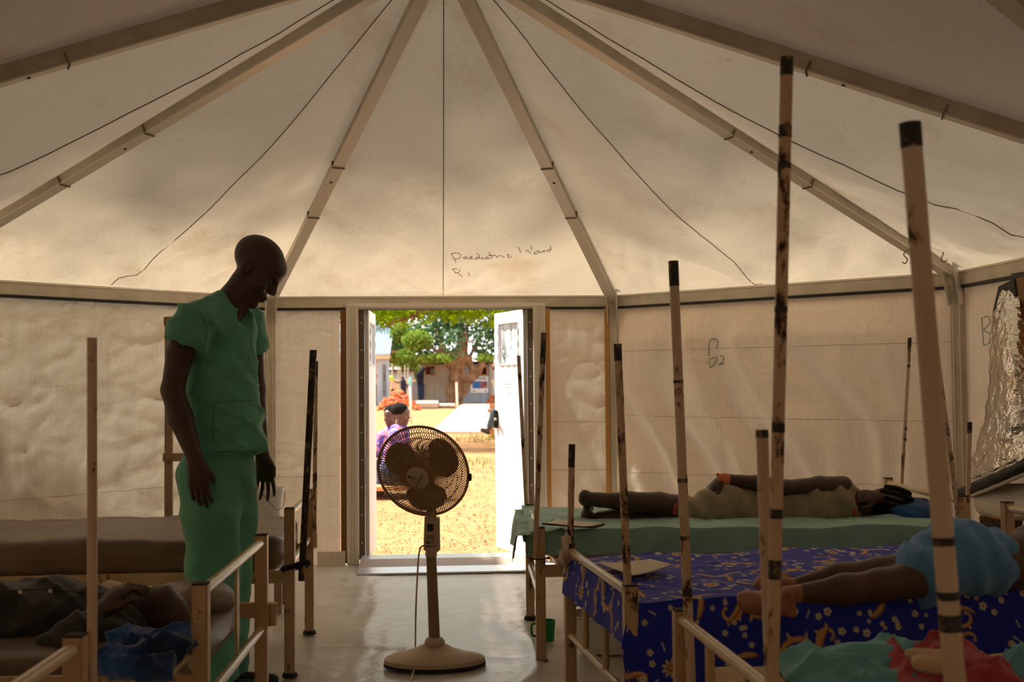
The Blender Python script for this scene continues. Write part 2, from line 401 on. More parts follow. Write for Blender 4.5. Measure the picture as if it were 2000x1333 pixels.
def wall(name, label, a, b, style, seed, seams=(), u0=0, u1=None, parent=None, mat='wall'):
    a, b = Vector((a.x, a.y, 0)), Vector((b.x, b.y, 0)); dr = (b-a).normalized()
    a2 = a+dr*u0; b2 = a+dr*u1 if u1 else b
    L = (b2-a2).length; n, m_ = int(L/.022), 85
    nr = dr.cross(Vector((0, 0, 1)));
    if nr.dot(a+dr*.1-CEN) > 0: nr = -nr
    u, z, d = drape(L, n, m_, style, seed)
    d = np.clip(d+.012, -.02, .24)
    P = np.array(a2)[None, None]+u[..., None]*np.array(dr)+z[..., None]*np.array((0, 0, 1))+(d[..., None]-.03)*np.array(nr)
    if parent is None:
        root = grid_mesh(name, P, M[mat]); tag(root, label, 'tent wall', kind='structure')
    else:
        root = parent; grid_mesh('canvas_panel', P, M['wall'], parent)
    idx = np.arange(P.shape[0]*P.shape[1]).reshape(P.shape[:2])
    fs = np.stack([idx[:-1, :-1], idx[1:, :-1], idx[1:, 1:], idx[:-1, 1:]], -1).reshape(-1, 4).tolist()
    BV[name+str(u0)] = BVHTree.FromPolygons([Vector(p) for p in P.reshape(-1, 3)], fs)
    for zz in seams:
        j = int(np.argmin(np.abs(z[0]-zz)))
        MB().tube([Vector(q)+nr*.002 for q in P[1:-1:2, j]], .0016, 5).build('seam', M['wallseam'], root, smooth=True)
    return root
M['wallseam'] = simple('wall_seam_thread', (.62, .53, .41), .8)
wall('wall_front_right', 'cream canvas wall with soft folds and green pen marks behind the beds on the right', K['R1'], K['R2'], 'soft', 5, (.66, 1.52, 1.05))
wall('wall_front_left', 'creased cream canvas wall behind the standing man', K['L2'], K['L1'], 'crease', 23, (.63,))
wall('wall_right', 'cream canvas wall hung with a silver foil flap', K['R2'], K['R3'], 'taut', 31, (.66,))
wall('wall_left', 'cream canvas wall along the left side', K['L3'], K['L2'], 'crease', 41, (.63,))
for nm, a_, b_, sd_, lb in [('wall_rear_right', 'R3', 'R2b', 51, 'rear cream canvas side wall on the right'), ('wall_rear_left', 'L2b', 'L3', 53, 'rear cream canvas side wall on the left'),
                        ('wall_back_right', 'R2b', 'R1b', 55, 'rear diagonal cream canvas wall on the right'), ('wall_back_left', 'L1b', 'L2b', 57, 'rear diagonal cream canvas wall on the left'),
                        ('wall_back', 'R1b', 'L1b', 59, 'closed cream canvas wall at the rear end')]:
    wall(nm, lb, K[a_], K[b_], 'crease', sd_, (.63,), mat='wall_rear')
wf = thing('wall_front', 'cream canvas wall either side of the open door', 'tent wall', (0, ca, 0), kind='structure')
XL0, XL1, XR0, XR1 = -.704, -.618, .660, .750
wall('wall_front_a', '', K['L1'], K['R1'], 'taut', 71, (.63,), 0, XL0-.05+sa, wf)
wall('wall_front_b', '', K['L1'], K['R1'], 'crease', 73, (.66, 1.02), XR1+.02+sa, 2*sa, wf)
MB().box((XL0-.022, ca-.03, .93), (.042, .02, 1.84)).build('lit_gap_strip', M['litgap'], wf)  # strip painted in place of the lit gap left of the door
MB().box((XR1+.018, ca-.03, .93), (.03, .02, 1.84)).build('lit_gap_strip', M['webbing'], wf)  # webbing colour paints the lit gap right of the door
MB().box((sa-.06, ca-.045, .93), (.032, .012, 1.84)).build('webbing_strip', M['webbing'], wf)
MB().box((XL0-.11, ca-.055, .045), (.20, .03, .11)).build('weighted_hem', M['wall'], wf)

# ---- door frame and leaves
def curved(pts, n=8):
    """Catmull-Rom through points"""
    pts = [Vector(p) for p in pts]; q = [pts[0]*2-pts[1]]+pts+[pts[-1]*2-pts[-2]]; out = []
    for i in range(1, len(q)-2):
        for j in range(n):
            t_ = j/n; a, b, c, d = q[i-1], q[i], q[i+1], q[i+2]
            out.append(.5*((2*b)+(c-a)*t_+(2*a-5*b+4*c-d)*t_*t_+(3*b-a-3*c+d)*t_**3))
    return out+[pts[-1]]
dt = thing('door_1', 'white double door standing open outwards at the tent end', 'door', (0, ca, 0), kind='structure')
for x0, x1 in ((XL0, XL1), (XR0, XR1)):
    MB().box(((x0+x1)/2, ca-.02, .935), (x1-x0, .07, 1.87), bev=.004).build('jamb', M['jamb'], dt)
    for f in (.3, .55, .8):
        MB().box((x0+(x1-x0)*f, ca-.058, .935), (.006, .008, 1.86)).build('jamb_rib', M['alu_pale'], dt)
MB().box(((XL0+XR1)/2, ca-.02, 1.875), (XR1-XL0, .07, .03), bev=.003).build('head_rail', M['jamb'], dt)
MB().box(((XL1+XR0)/2, ca, 1.853), (XR0-XL1, .05, .012)).build('head_stop', M['alu_pale'], dt)
def leaf_mat():
    t = NT('clear_plastic_window'); v = t.coord(1, st=(3, 3, .8))
    n1 = t.noise(v, 3, 4); tr = t.n('BsdfTransparent'); tr.inputs[0].default_value = (.9, .92, .95, 1)
    p = t.principled((.75, .76, .78), .18, 0, t.bump(n1, .6, .03)); mx = t.n('MixShader'); t.l(t.ramp(n1, .3, .7), mx.inputs[0])
    t.l(tr.outputs[0], mx.inputs[1]); t.l(p.outputs[0], mx.inputs[2]); return t.done(mx)
M['film'] = leaf_mat()
def door_leaf(hx, hy, fx, fy, txt):
    h = Vector((hx, hy, 0)); f = Vector((fx, fy, 0)); d = (f-h).normalized(); W = (f-h).length; nr = Vector((d.y, -d.x, 0))
    if (nr.x > 0) != (hx < 0): nr = -nr                  # face towards the opening
    p = lambda u, z, o=0: h+d*u*W+Vector((0, 0, z))+nr*o
    mb = MB()
    z0, z1 = .03, 1.845; wa, wb, za, zb = .16, .86, 1.44, 1.76
    for (ua, ub, zc, zd) in ((0, 1, z0, za), (0, 1, zb, z1), (0, wa, za, zb), (wb, 1, za, zb)):
        mb.bar(p((ua+ub)/2, zc), p((ua+ub)/2, zd), .03, (ub-ua)*W, up=d) if False else mb.prism([p(ua, zc, .0), p(ub, zc, 0), p(ub, zd, 0), p(ua, zd, 0)], nr*.03)
    lf = mb.build('door_leaf', M['white_pvc'], dt)
    MB().prism([p(wa, za, .012), p(wb, za, .012), p(wb, zb, .012), p(wa, zb, .012)], nr*.003).build('window_film', M['film'], lf)
    for (q0, q1) in (((wa, za), (wb, za)), ((wb, za), (wb, zb)), ((wb, zb), (wa, zb)), ((wa, zb), (wa, za))):
        MB().tube(curved([p(q0[0]+(q1[0]-q0[0])*s, q0[1]+(q1[1]-q0[1])*s, .032+.004*math.sin(s*60)) for s in np.linspace(0, 1, 14)], 2), .006, 5).build('window_binding', M['white_pvc'], lf, smooth=True)
    sx_ = 1 if hx < 0 else -1; rx = hx-sx_*.022
    MB().box((rx, hy-.005, .94), (.040, .05, 1.82)).build('hinge_rail', M['alu_dark'], lf)
    for z in np.linspace(.15, 1.75, 9):
        MB().lathe([(.006, 0), (.004, .004)], (rx, hy-.030, z), 8, Matrix(((1, 0, 0), (0, 0, -1), (0, 1, 0)))).build('rivet', M['alu_pale'], lf)
    if txt:
        MB().box(p(.93, 1.02, .042), (.03, .05, .14), None, .006).build('lock_case', M['black'], lf)
        MB().box(p(.86, 1.02, .06), (.016, .10, .022), None, .004).build('lock_lever', M['alu'], lf)
        for z_, wd_ in ((1.29, .24), (1.265, .20), (1.22, .13)):
            MB().prism([p(.42, z_, .0305), p(.42+wd_, z_, .0305), p(.42+wd_, z_+.007, .0305), p(.42, z_+.007, .0305)], nr*.001).build('printed_line', M['grey_print'], lf)
    return lf
M['alu_dark'] = simple('dark_anodised_rail', lin(110, 95, 78), .4, .5)
M['grey_print'] = simple('grey_print', (.35, .35, .36), .7)
door_leaf(XL1+.043, ca+.02, -.556, 3.62, False)
door_leaf(XR0-.043, ca+.02, .432, 3.60, True)
# threshold ramp
rp = thing('door_ramp', 'low striped aluminium ramp lying across the doorway', 'ramp', (0, 2.95, 0))
ra, rb_ = -.60, .62
for (ya, yb, za, zb, mt) in ((2.56, 2.70, .012, .030, 'alu_bright'), (2.70, 2.90, .030, .055, 'ramp_grit'), (2.90, 3.06, .055, .060, 'alu_bright')):
    MB().prism([(ra, ya, .001), (ra, yb, .001), (ra, yb, zb), (ra, ya, za)], (rb_-ra, 0, 0)).build('ramp_strip', None, rp)
    C.objects[-1].data.materials.append(M.setdefault(mt, simple(mt, lin(205, 205, 202) if 'alu' in mt else lin(160, 140, 125), .3 if 'alu' in mt else .7, .5 if 'alu' in mt else 0, bump=.3, bscale=50)))
# ---- writing on the canvas
M['ink'] = simple('dark_brown_ink', (.05, .03, .02), .8); M['faint_green'] = simple('faded_green_ink', (.22, .36, .26), .8); M['green_ink'] = simple('green_ink', (.03, .16, .07), .8)
M['faint_ink'] = simple('faded_brown_ink', (.16, .10, .06), .8)
def ink(strokes, key, mat, parent, r=.0022, name='handwriting'):
    mb = MB()
    for st in strokes:
        pts = []
        cv = curved([(x, y, 0) for x, y in st], 5) if len(st) > 2 else [Vector((*st[0], 0)), Vector((*st[1], 0))]
        for q in cv:
            hit = BV[key].ray_cast(CAM, pray(q.x, q.y).normalized())
            if hit[0] is not None:
                n_ = hit[1] if hit[1].dot(CAM-hit[0]) > 0 else -hit[1]
                pts.append(hit[0]+n_*.003)
        if len(pts) > 1: mb.tube(pts, r, 5)
    return mb.build(name, mat, parent)
cz = lambda L_, ox, oy, s_: [[(ox+x/s_, oy+y/s_) for x, y in st] for st in L_]
S1 = [[(178, 292), (215, 360), (255, 440)], [(178, 292), (240, 285), (310, 290), (332, 325), (310, 365), (262, 382), (225, 372)],
      [(428, 345), (395, 345), (370, 362), (385, 380), (425, 362), (430, 345), (440, 375), (470, 378), (500, 362), (515, 340), (492, 338), (485, 362), (505, 380), (540, 372)],
      [(620, 350), (585, 355), (565, 372), (585, 382), (620, 372), (632, 330), (612, 300), (598, 290)], [(632, 340), (640, 372), (672, 372), (680, 352), (690, 378), (718, 372)],
      [(775, 345), (745, 350), (730, 370), (750, 378), (778, 358), (785, 375), (810, 370)], [(786, 272), (810, 300), (830, 335), (828, 362), (850, 350)], [(770, 325), (830, 318), (870, 322)],
      [(868, 330), (890, 325), (905, 328), (925, 355), (945, 330), (985, 325)], [(1000, 320), (1015, 352), (1045, 345)], [(1080, 322), (1095, 305), (1130, 312)], [(1120, 322), (1092, 345), (1115, 358), (1150, 348), (1165, 322)]]
S2 = [[(1262, 190), (1290, 225), (1302, 262), (1310, 280)], [(1390, 265), (1420, 235), (1450, 265), (1478, 292)], [(1478, 168), (1482, 215), (1486, 240)],
      [(1595, 245), (1555, 262), (1520, 290), (1545, 300), (1590, 282), (1608, 262), (1600, 248), (1625, 275), (1650, 268)], [(1650, 240), (1690, 272), (1680, 250), (1720, 240)],
      [(1795, 222), (1755, 228), (1735, 250), (1760, 258), (1795, 235), (1800, 205), (1780, 165)]]
S3 = [[(190, 545), (225, 575), (245, 600), (240, 612)], [(200, 545), (260, 542), (318, 555), (310, 585), (275, 600), (235, 608)], [(275, 600), (330, 640), (360, 668)], [(452, 600), (475, 652)]]
ink(cz(S1, 860, 460, 8.333), 'L1R1', M['faint_ink'], ceil); ink(cz(S2, 860, 460, 8.333), 'L1R1', M['ink'], ceil); ink(cz(S3, 860, 460, 8.333), 'L1R1', M['faint_ink'], ceil)
wfr = bpy.data.objects['wall_front_right']
S4 = [[(595, 750), (595, 640), (600, 480), (630, 340), (720, 290), (800, 320), (835, 380), (820, 470), (790, 540)], [(590, 822), (690, 795), (800, 780), (822, 810), (780, 870), (720, 980), (640, 1055)], [(605, 860), (610, 960), (635, 1060)],
      [(885, 750), (950, 745), (985, 790), (960, 880), (910, 930), (860, 968), (930, 955), (1010, 945)]]
ink(cz(S4, 1340, 640, 13.33), 'wall_front_right0', M['green_ink'], wfr)
S5 = [[(1918, 622), (1920, 650), (1922, 675)], [(1918, 622), (1930, 618), (1934, 632), (1922, 645), (1934, 652), (1932, 670), (1922, 675)]]
ink(S5, 'wall_right0', M['faint_green'], bpy.data.objects['wall_right'])
# ================================================================ smooth bodies: blended round limbs turned into one continuous surface
def _seg(P, p, q):
    d = q-p; L2 = float(d @ d)+1e-12
    t_ = np.clip(((P-p) @ d)/L2, 0, 1); return t_
def rc(p, q, r1, r2=None, k=.02, op='+', flat=None, cap=False):
    return dict(cap=cap, k=k, op=op, p=np.array(p, np.float32), q=np.array(q, np.float32), r1=r1, r2=r1 if r2 is None else r2, flat=flat, t='rc')
def el(c, r, R_=None, k=.02, op='+'):
    return dict(k=k, op=op, c=np.array(c, np.float32), r=np.array(r, np.float32), R=None if R_ is None else np.array(R_, np.float32), t='el')
def chain(pts, rs, k=.02, flat=None):
    return [rc(pts[i], pts[i+1], rs[i], rs[i+1], k, flat=flat) for i in range(len(pts)-1)]
def _ev(s, P):
    if s['t'] == 'el':
        d = P-s['c']
        if s['R'] is not None: d = d @ s['R']
        k0 = np.sqrt(((d/s['r'])**2).sum(-1))+1e-9; k1 = np.sqrt(((d/s['r']**2)**2).sum(-1))+1e-9
        return k0*(k0-1)/k1
    p, q = s['p'], s['q']; Q = P; f = 1
    if s['flat'] is not None:
        n_ = np.array(s['flat'][0], np.float32); n_ /= np.linalg.norm(n_); f = s['flat'][1]
        Q = P+n_*(((P-p) @ n_)*(1/f-1))[..., None]; q = q+n_*(((q-p) @ n_)*(1/f-1))
    if s['cap']:
        ax_ = q-p; L = float(np.linalg.norm(ax_)); ax_ = ax_/L; t0 = (Q-p) @ ax_/L; tc_ = np.clip(t0, 0, 1)
        rad = np.sqrt(np.maximum(((Q-p)**2).sum(-1)-(t0*L)**2, 1e-12))
        return np.maximum(rad-(s['r1']+(s['r2']-s['r1'])*tc_), np.abs(t0-.5)*L-L/2)*min(1, f)
    t_ = _seg(Q, p, q)
    d = np.sqrt(((Q-p-t_[..., None]*(q-p))**2).sum(-1))-(s['r1']+(s['r2']-s['r1'])*t_)
    return d*min(1, f)
def _bb(s):
    if s['t'] == 'el': r = float(s['r'].max()); return s['c']-r, s['c']+r
    r = max(s['r1'], s['r2'])*(max(1, s['flat'][1]) if s['flat'] is not None else 1); return np.minimum(s['p'], s['q'])-r, np.maximum(s['p'], s['q'])+r
def sdf_mesh(name, prims, h, mat, parent=None, loc=None, disp=None, cut=None, smooth_it=1):
    lo = np.min([_bb(s)[0] for s in prims if s['op'] == '+'], 0)-3*h-.02; hi = np.max([_bb(s)[1] for s in prims if s['op'] == '+'], 0)+3*h+.02
    n = np.ceil((hi-lo)/h).astype(int)+1
    ax = [np.float32(lo[i])+np.float32(h)*np.arange(n[i], dtype=np.float32) for i in range(3)]
    D = np.full(n, .12, np.float32)
    for s in prims:
        a, b = _bb(s); mg = s['k']+3*h+.01
        i0 = np.clip(np.floor((a-mg-lo)/h).astype(int), 0, n-1); i1 = np.clip(np.ceil((b+mg-lo)/h).astype(int)+1, 1, n)
        sl = tuple(slice(i0[j], i1[j]) for j in range(3))
        P = np.stack(np.meshgrid(*[ax[j][sl[j]] for j in range(3)], indexing='ij'), -1)
        d = _ev(s, P); o = D[sl]; k = s['k']
        if s['op'] == '+': hh = np.clip(.5+.5*(o-d)/k, 0, 1); D[sl] = o*(1-hh)+d*hh-k*hh*(1-hh)
        else: hh = np.clip(.5-.5*(o+d)/k, 0, 1); D[sl] = o*(1-hh)-d*hh+k*hh*(1-hh)
    if disp is not None or cut is not None:
        P = np.stack(np.meshgrid(*ax, indexing='ij'), -1)
        if disp is not None: D = D+disp(P).astype(np.float32)
        if cut is not None: D = np.maximum(D, cut(P).astype(np.float32))
    # surface nets
    S = D < 0
    c = np.zeros(n-1, np.int8)
    for i in (0, 1):
        for j in (0, 1):
            for k in (0, 1): c += S[i:n[0]-1+i, j:n[1]-1+j, k:n[2]-1+k]
    act = (c > 0) & (c < 8); I = np.argwhere(act); vid = np.full(n-1, -1, np.int64); vid[act] = np.arange(len(I))
    V = np.zeros((len(I), 3)); cnt = np.zeros(len(I))
    cor = [(i, j, k) for i in (0, 1) for j in (0, 1) for k in (0, 1)]
    for a in cor:
        for axi in range(3):
            if a[axi]: continue
            b = list(a); b[axi] = 1
            da = D[I[:, 0]+a[0], I[:, 1]+a[1], I[:, 2]+a[2]]; db = D[I[:, 0]+b[0], I[:, 1]+b[1], I[:, 2]+b[2]]
            mk = (da < 0) != (db < 0); tt = np.where(mk, da/(da-db+1e-12), 0)
            pt = I+np.array(a); pt = pt.astype(float); pt[:, axi] += tt
            V += pt*mk[:, None]; cnt += mk
    V = V/np.maximum(cnt, 1)[:, None]*h+lo
    F = []
    for axi in range(3):
        u_, v_ = [(1, 2), (2, 0), (0, 1)][axi]
        sl0 = [slice(None)]*3; sl1 = [slice(None)]*3; sl0[axi] = slice(0, -1); sl1[axi] = slice(1, None)
        s0, s1 = S[tuple(sl0)], S[tuple(sl1)]; E = np.argwhere(s0 != s1); fl = s0[s0 != s1]
        ok = (E[:, u_] > 0) & (E[:, v_] > 0) & (E[:, u_] < n[u_]-1) & (E[:, v_] < n[v_]-1); E = E[ok]; fl = fl[ok]
        q = []
        for (du, dv) in ((-1, -1), (0, -1), (0, 0), (-1, 0)):
            e = E.copy(); e[:, u_] += du; e[:, v_] += dv; q.append(vid[e[:, 0], e[:, 1], e[:, 2]])
        q = np.stack(q, 1); q[~fl] = q[~fl][:, ::-1]; F.append(q)
    F = np.concatenate(F)
    for _ in range(smooth_it):
        ed = np.concatenate([F[:, [0, 1]], F[:, [1, 2]], F[:, [2, 3]], F[:, [3, 0]]]); acc = np.zeros_like(V); cn = np.zeros(len(V))
        for a, b in ((0, 1), (1, 0)):
            for x_ in range(3): acc[:, x_] += np.bincount(ed[:, a], V[ed[:, b], x_], len(V))
            cn += np.bincount(ed[:, a], minlength=len(V))
        V = V*.55+.45*acc/np.maximum(cn, 1)[:, None]
    me = bpy.data.meshes.new(name); me.from_pydata(V.tolist(), [], F.tolist()); me.update()
    return link(name, me, mat, parent, loc, True)
def hand(w_, fdir, pdir, L=.185, curl=.35, spread=.07, side=1, rad=1.0, thumb=1.0, curls=None):
    """wrist point, finger direction, palm-facing direction; side=+1/-1 puts the thumb left/right"""
    w_, f, p = Vector(w_), Vector(fdir).normalized(), Vector(pdir); p = (p-f*p.dot(f)).normalized(); s = f.cross(p)*side
    out = []; pl = L*.50; out.append(rc(w_-f*.01, w_+f*pl*.55, .023*rad, .030*rad, .02, flat=(p, .62)))
    for i, (o, ln, r_) in enumerate(((.031, .40, .0086), (.011, .45, .0090), (-.010, .42, .0086), (-.029, .33, .0075))):
        o *= L/.185; k0 = w_+f*pl*(1-.05*abs(i-1.2))+s*o
        out.append(rc(w_+f*.02+s*o*.55, k0, .016*rad, .0115*rad, .014))
        c_ = curls[i] if curls else curl; d = (f+s*(spread*(1.3-i))).normalized(); q = k0; ang = c_*.5
        for j, fr in enumerate((.45, .32, .23)):
            dd = d*math.cos(ang)+p*math.sin(ang); q2 = q+dd*L*ln*fr*1.12
            out.append(rc(q, q2, r_*rad*(1-.08*j), r_*rad*(.92-.10*j), .004)); q = q2; ang += c_
    b = w_+f*pl*.28+s*.026*rad; d1 = (f*.75+s*.62+p*.25).normalized(); d2 = (f*.95+s*.15+p*.30).normalized()
    out += [rc(w_+f*.01+s*.008, b+d1*.012, .017*rad, .0135*rad, .012), rc(b, b+d1*.036*thumb, .0125*rad, .0105*rad, .006), rc(b+d1*.036*thumb, b+d1*.036*thumb+d2*.036*thumb, .0105*rad, .0085*rad, .004)]
    return out
def head(c, fw, up, s=1.0, hair=False):
    """head centred between the ears; fw = where the face points"""
    c, fw = Vector(c), Vector(fw).normalized(); up = Vector(up); up = (up-fw*up.dot(fw)).normalized(); sd = fw.cross(up)
    B = np.array([list(fw), list(sd), list(up)]).T
    p = lambda a, b, d: c+(fw*a+sd*b+up*d)*s
    e = lambda a, b, d, rx, ry, rz, k=.012, op='+': el(p(a, b, d), (rx*s, ry*s, rz*s), B, k*s, op)
    out = [e(-.012, 0, .048, .099, .074, .082, .02), e(.030, 0, -.015, .066, .062, .085, .03), e(.048, 0, -.072, .040, .042, .036, .03),
           e(.066, 0, .052, .036, .056, .040, .02), e(.090, 0, .026, .012, .044, .010, .012)]
    out += [rc(p(.092, 0, .022), p(.110, 0, -.020), .0075*s, .0112*s, .010), e(.104, .013, -.026, .010, .008, .008, .006), e(.104, -.013, -.026, .010, .008, .008, .006),
            e(.098, 0, -.053, .012, .024, .0075, .006), e(.094, 0, -.067, .012, .021, .008, .006), e(.084, 0, -.098, .014, .019, .014, .012)]
    for b in (-1, 1):
        out += [e(.090, .032*b, .008, .016, .017, .012, .008, '-'), e(.076, .031*b, .006, .014, .015, .0115, .003), e(.066, .044*b, -.026, .022, .018, .016, .02),
                e(-.008, .074*b, -.006, .020, .009, .032, .006), e(.000, .082*b, -.002, .010, .006, .018, .005, '-')]
    return out
# ================================================================ outside
GZ = -.08
def ground_mat():
    t = NT('dry_red_earth'); v = t.coord(1)
    n1 = t.noise(v, .55, 6, .65); n2 = t.noise(v, 9, 6, .75); n3 = t.noise(v, 46, 4, .7)
    c = t.mix(t.ramp(n1, .35, .68), lin(180, 132, 86), lin(156, 112, 76))
    c = t.mix(t.ramp(n2, .46, .68), c, lin(140, 90, 52)); c = t.mix(t.ramp(n3, .57, .68), c, lin(104, 66, 36))
    c = t.mix(t.ramp(t.noise(v, 63, 2), .62, .70), c, lin(236, 206, 160))
    b = t.bump(n2, .5, .05); b = t.bump(n3, .5, .012, b)
    return t.done(t.principled(c, .95, 0, b, .1))
gx, gy = np.meshgrid(np.concatenate([np.linspace(-90, -8, 30), np.linspace(-7.5, 7.5, 90), np.linspace(8, 90, 30)]), np.concatenate([np.linspace(-60, 2, 24), np.linspace(2.3, 30, 120), np.linspace(31, 130, 60)]), indexing='ij')
gz = GZ-.01+.018*fbm(gx*1.3, gy*1.3, 4)*np.clip((gy-3.2)/1.0, 0, 1)
g = grid_mesh('ground', np.stack([gx, gy, gz], -1), ground_mat()); tag(g, 'sunlit reddish bare earth of the compound yard', 'ground', kind='structure')
# pebbles and dry leaves on the earth near the door
mb = MB()
for i in range(2600):
    y = 3.66+RNG.random()**1.7*9; x = RNG.uniform(-1.6, 1.9)+(y-3)*.05; r = RNG.uniform(.004, .013)*(1+.06*y)
    a = RNG.uniform(0, 6.3); z = GZ+.004+RNG.uniform(0, .01)
    ps = [Vector((x+r*math.cos(a+q)*RNG.uniform(.6, 1.3), y+r*math.sin(a+q)*RNG.uniform(.6, 1.3), z)) for q in (0, 1.57, 3.14, 4.71)]
    mb.add(ps+[Vector((x, y, z+r*.7))], [(0, 1, 4), (1, 2, 4), (2, 3, 4), (3, 0, 4)])
tag(mb.build('gravel', simple('pebbles', lin(150, 98, 56), .9, 0, lin(96, 58, 30), 3, .4, .6), loc=(0, 4, GZ)), 'loose pebbles and leaf scraps scattered over the earth outside the door', 'gravel', kind='stuff')

M['concrete'] = simple('pale_concrete', lin(214, 200, 178), .85, 0, lin(190, 172, 146), 1.2, bump=.2, bscale=20)
M['concrete_dk'] = simple('old_concrete', lin(176, 160, 140), .9, 0, lin(150, 130, 108), 2)
M['hut_white'] = simple('cream_hut_panel', lin(178, 170, 152), .7, 0, lin(160, 150, 134), .8)
M['hut_blue'] = simple('pale_blue_panel', lin(158, 170, 182), .65, 0, lin(146, 158, 170), .8)
M['dark_timber'] = simple('dark_timber', lin(72, 46, 34), .8)
M['fascia'] = simple('tan_fascia', lin(214, 180, 150), .75)
M['tin'] = simple('corrugated_roof_sheet', lin(160, 182, 196), .35, .3, lin(130, 156, 172), 1)
M['rust_tin'] = simple('rusty_awning', lin(132, 66, 40), .8, 0, lin(96, 44, 28), 2)
M['brick'] = simple('orange_brick', lin(206, 122, 72), .9, 0, lin(166, 78, 42), .9, .3, .7)
M['bark'] = simple('tree_bark', lin(150, 116, 84), .95, 0, lin(98, 70, 48), 2.2, .35, .65, bump=.8, bscale=7)
M['pole_white'] = simple('white_painted_post', lin(226, 216, 196), .7)
M['timber'] = simple('raw_timber', lin(210, 150, 92), .8, 0, lin(176, 116, 64), 6)

# concrete path leading to the hut
pth = thing('path', 'bright concrete path leading from the yard to the hut', 'path', (0, 45, GZ), kind='structure')
c4 = [atZ(842, 843, GZ+.06), atZ(952, 843, GZ+.06), atZ(958, 789.5, GZ+.06), atZ(903, 789.5, GZ+.06)]
f_ = .37
mid = [c4[0].lerp(c4[3], f_), c4[1].lerp(c4[2], f_)]
MB().prism([c4[0], c4[1], mid[1], mid[0]], (0, 0, -.08)).build('slab', M['concrete'], pth)
e_ = Vector((0, .12, 0)); MB().prism([mid[0]+e_, mid[1]+e_, c4[2], c4[3]], (0, 0, -.08)).build('slab', M['concrete'], pth)
kb = MB().prism([atZ(803, 797, GZ+.05), atZ(856, 797, GZ+.05), atZ(856, 789, GZ+.05), atZ(803, 789, GZ+.05)], (0, 0, .22)).build('concrete_kerb', M['concrete_dk'], loc=atZ(830, 797, GZ))
tag(kb, 'low concrete kerb beside the white post in front of the hut', 'kerb')
kb = MB().prism([atZ(857, 796, GZ+.05), atZ(888, 796, GZ+.05), atZ(888, 792, GZ+.05), atZ(857, 792, GZ+.05)], (0, 0, .10)).build('concrete_kerb', M['concrete_dk'], loc=atZ(880, 797, GZ))
tag(kb, 'low edging slab between the kerb and the path', 'kerb')

# hut with two window openings and a poster
YH = 63.0
def face(px0, py0, px1, py1, y, th, mat, name, parent, z0=None):
    a = atY(px0, py1, y); b = atY(px1, py0, y); za = z0 if z0 is not None else a.z
    return MB().prism([(a.x, y, za), (b.x, y, za), (b.x, y, b.z), (a.x, y, b.z)], (0, th, 0)).build(name, mat, parent)
hut = thing('hut', 'pale panelled hut with small window openings behind the tree', 'building', (atY(890, 785, YH).x, YH, GZ))
for (a, b, c, d, mt) in ((826, 712, 831, 790, 'hut_white'), (831, 733, 849, 790, 'hut_white'), (831, 712, 849, 716, 'hut_white'), (849, 712, 905, 790, 'hut_white'),
                         (905, 712, 938, 790, 'hut_blue'), (938, 733, 951, 790, 'hut_blue'), (938, 712, 951, 717, 'hut_blue'), (951, 712, 956, 790, 'hut_blue')):
    face(a, b, c, d, YH, .12, M[mt], 'wall_panel', hut, GZ if d == 790 else None)
face(826, 712, 956, 790, YH+4, .1, M['dark_timber'], 'rear_panel', hut, GZ)
face(956, 710, 962, 790, YH-.1, .3, M['hut_white'], 'corner_post', hut, GZ)
for a in (826, 956): MB().box(atY(a, 750, YH+2)+Vector((0, 0, 0)), (.1, 4, 2.4)).build('side_panel', M['hut_blue'], hut)
a, b = atY(820, 709, YH-.5), atY(964, 709, YH-.5)
MB().box(((a.x+b.x)/2, YH+1.9, a.z), (b.x-a.x, 5, .12)).build('roof', M['dark_timber'], hut)
for (a, b, c, d) in ((831, 716, 849, 733), (938, 717, 951, 733)):
    f = face(a, b, c, d, YH+.3, .03, M['rust_tin'], 'window_back', hut)
    p0, p1 = atY(a, d, YH-.02), atY(c, b, YH-.02); mb = MB()
    for q0, q1 in (((p0.x, p0.z), (p1.x, p0.z)), ((p1.x, p0.z), (p1.x, p1.z)), ((p1.x, p1.z), (p0.x, p1.z)), ((p0.x, p1.z), (p0.x, p0.z))):
        mb.bar((q0[0], YH-.03, q0[1]), (q1[0], YH-.03, q1[1]), .05, .05, up=(0, 1, 0))
    mb.build('window_frame', M['timber'], hut)
f = face(841, 721, 848, 731, YH+.25, .02, M['hut_blue'], 'shutter', hut)
ps = thing('poster', 'white poster with a blue picture on the hut wall beside the tree', 'poster', atY(936, 768, YH-.06))
face(919, 736, 953.5, 768, YH-.05, .03, simple('poster_paper', (.85, .85, .85), .6), 'sheet', ps)
face(923, 745, 952, 759, YH-.06, .008, simple('poster_blue', lin(58, 112, 190), .6, 0, lin(90, 150, 214), .8), 'picture', ps)
face(939, 746, 951.5, 758, YH-.065, .004, simple('poster_dark', lin(86, 70, 80), .6, 0, lin(190, 90, 84), 2.2, .45, .6), 'figure_patch', ps)
for (a, b, wd) in ((922.5, 738, 27), (922.5, 740.6, 29)): face(a, b, a+wd, b+1.5, YH-.06, .006, simple('poster_ink', lin(70, 76, 96), .6), 'headline', ps)
for (a, b, wd) in ((923, 763.5, 5), (946, 763, 5)): face(a, b, a+wd, b+2.5, YH-.06, .006, M['grey_print'], 'footer_mark', ps)

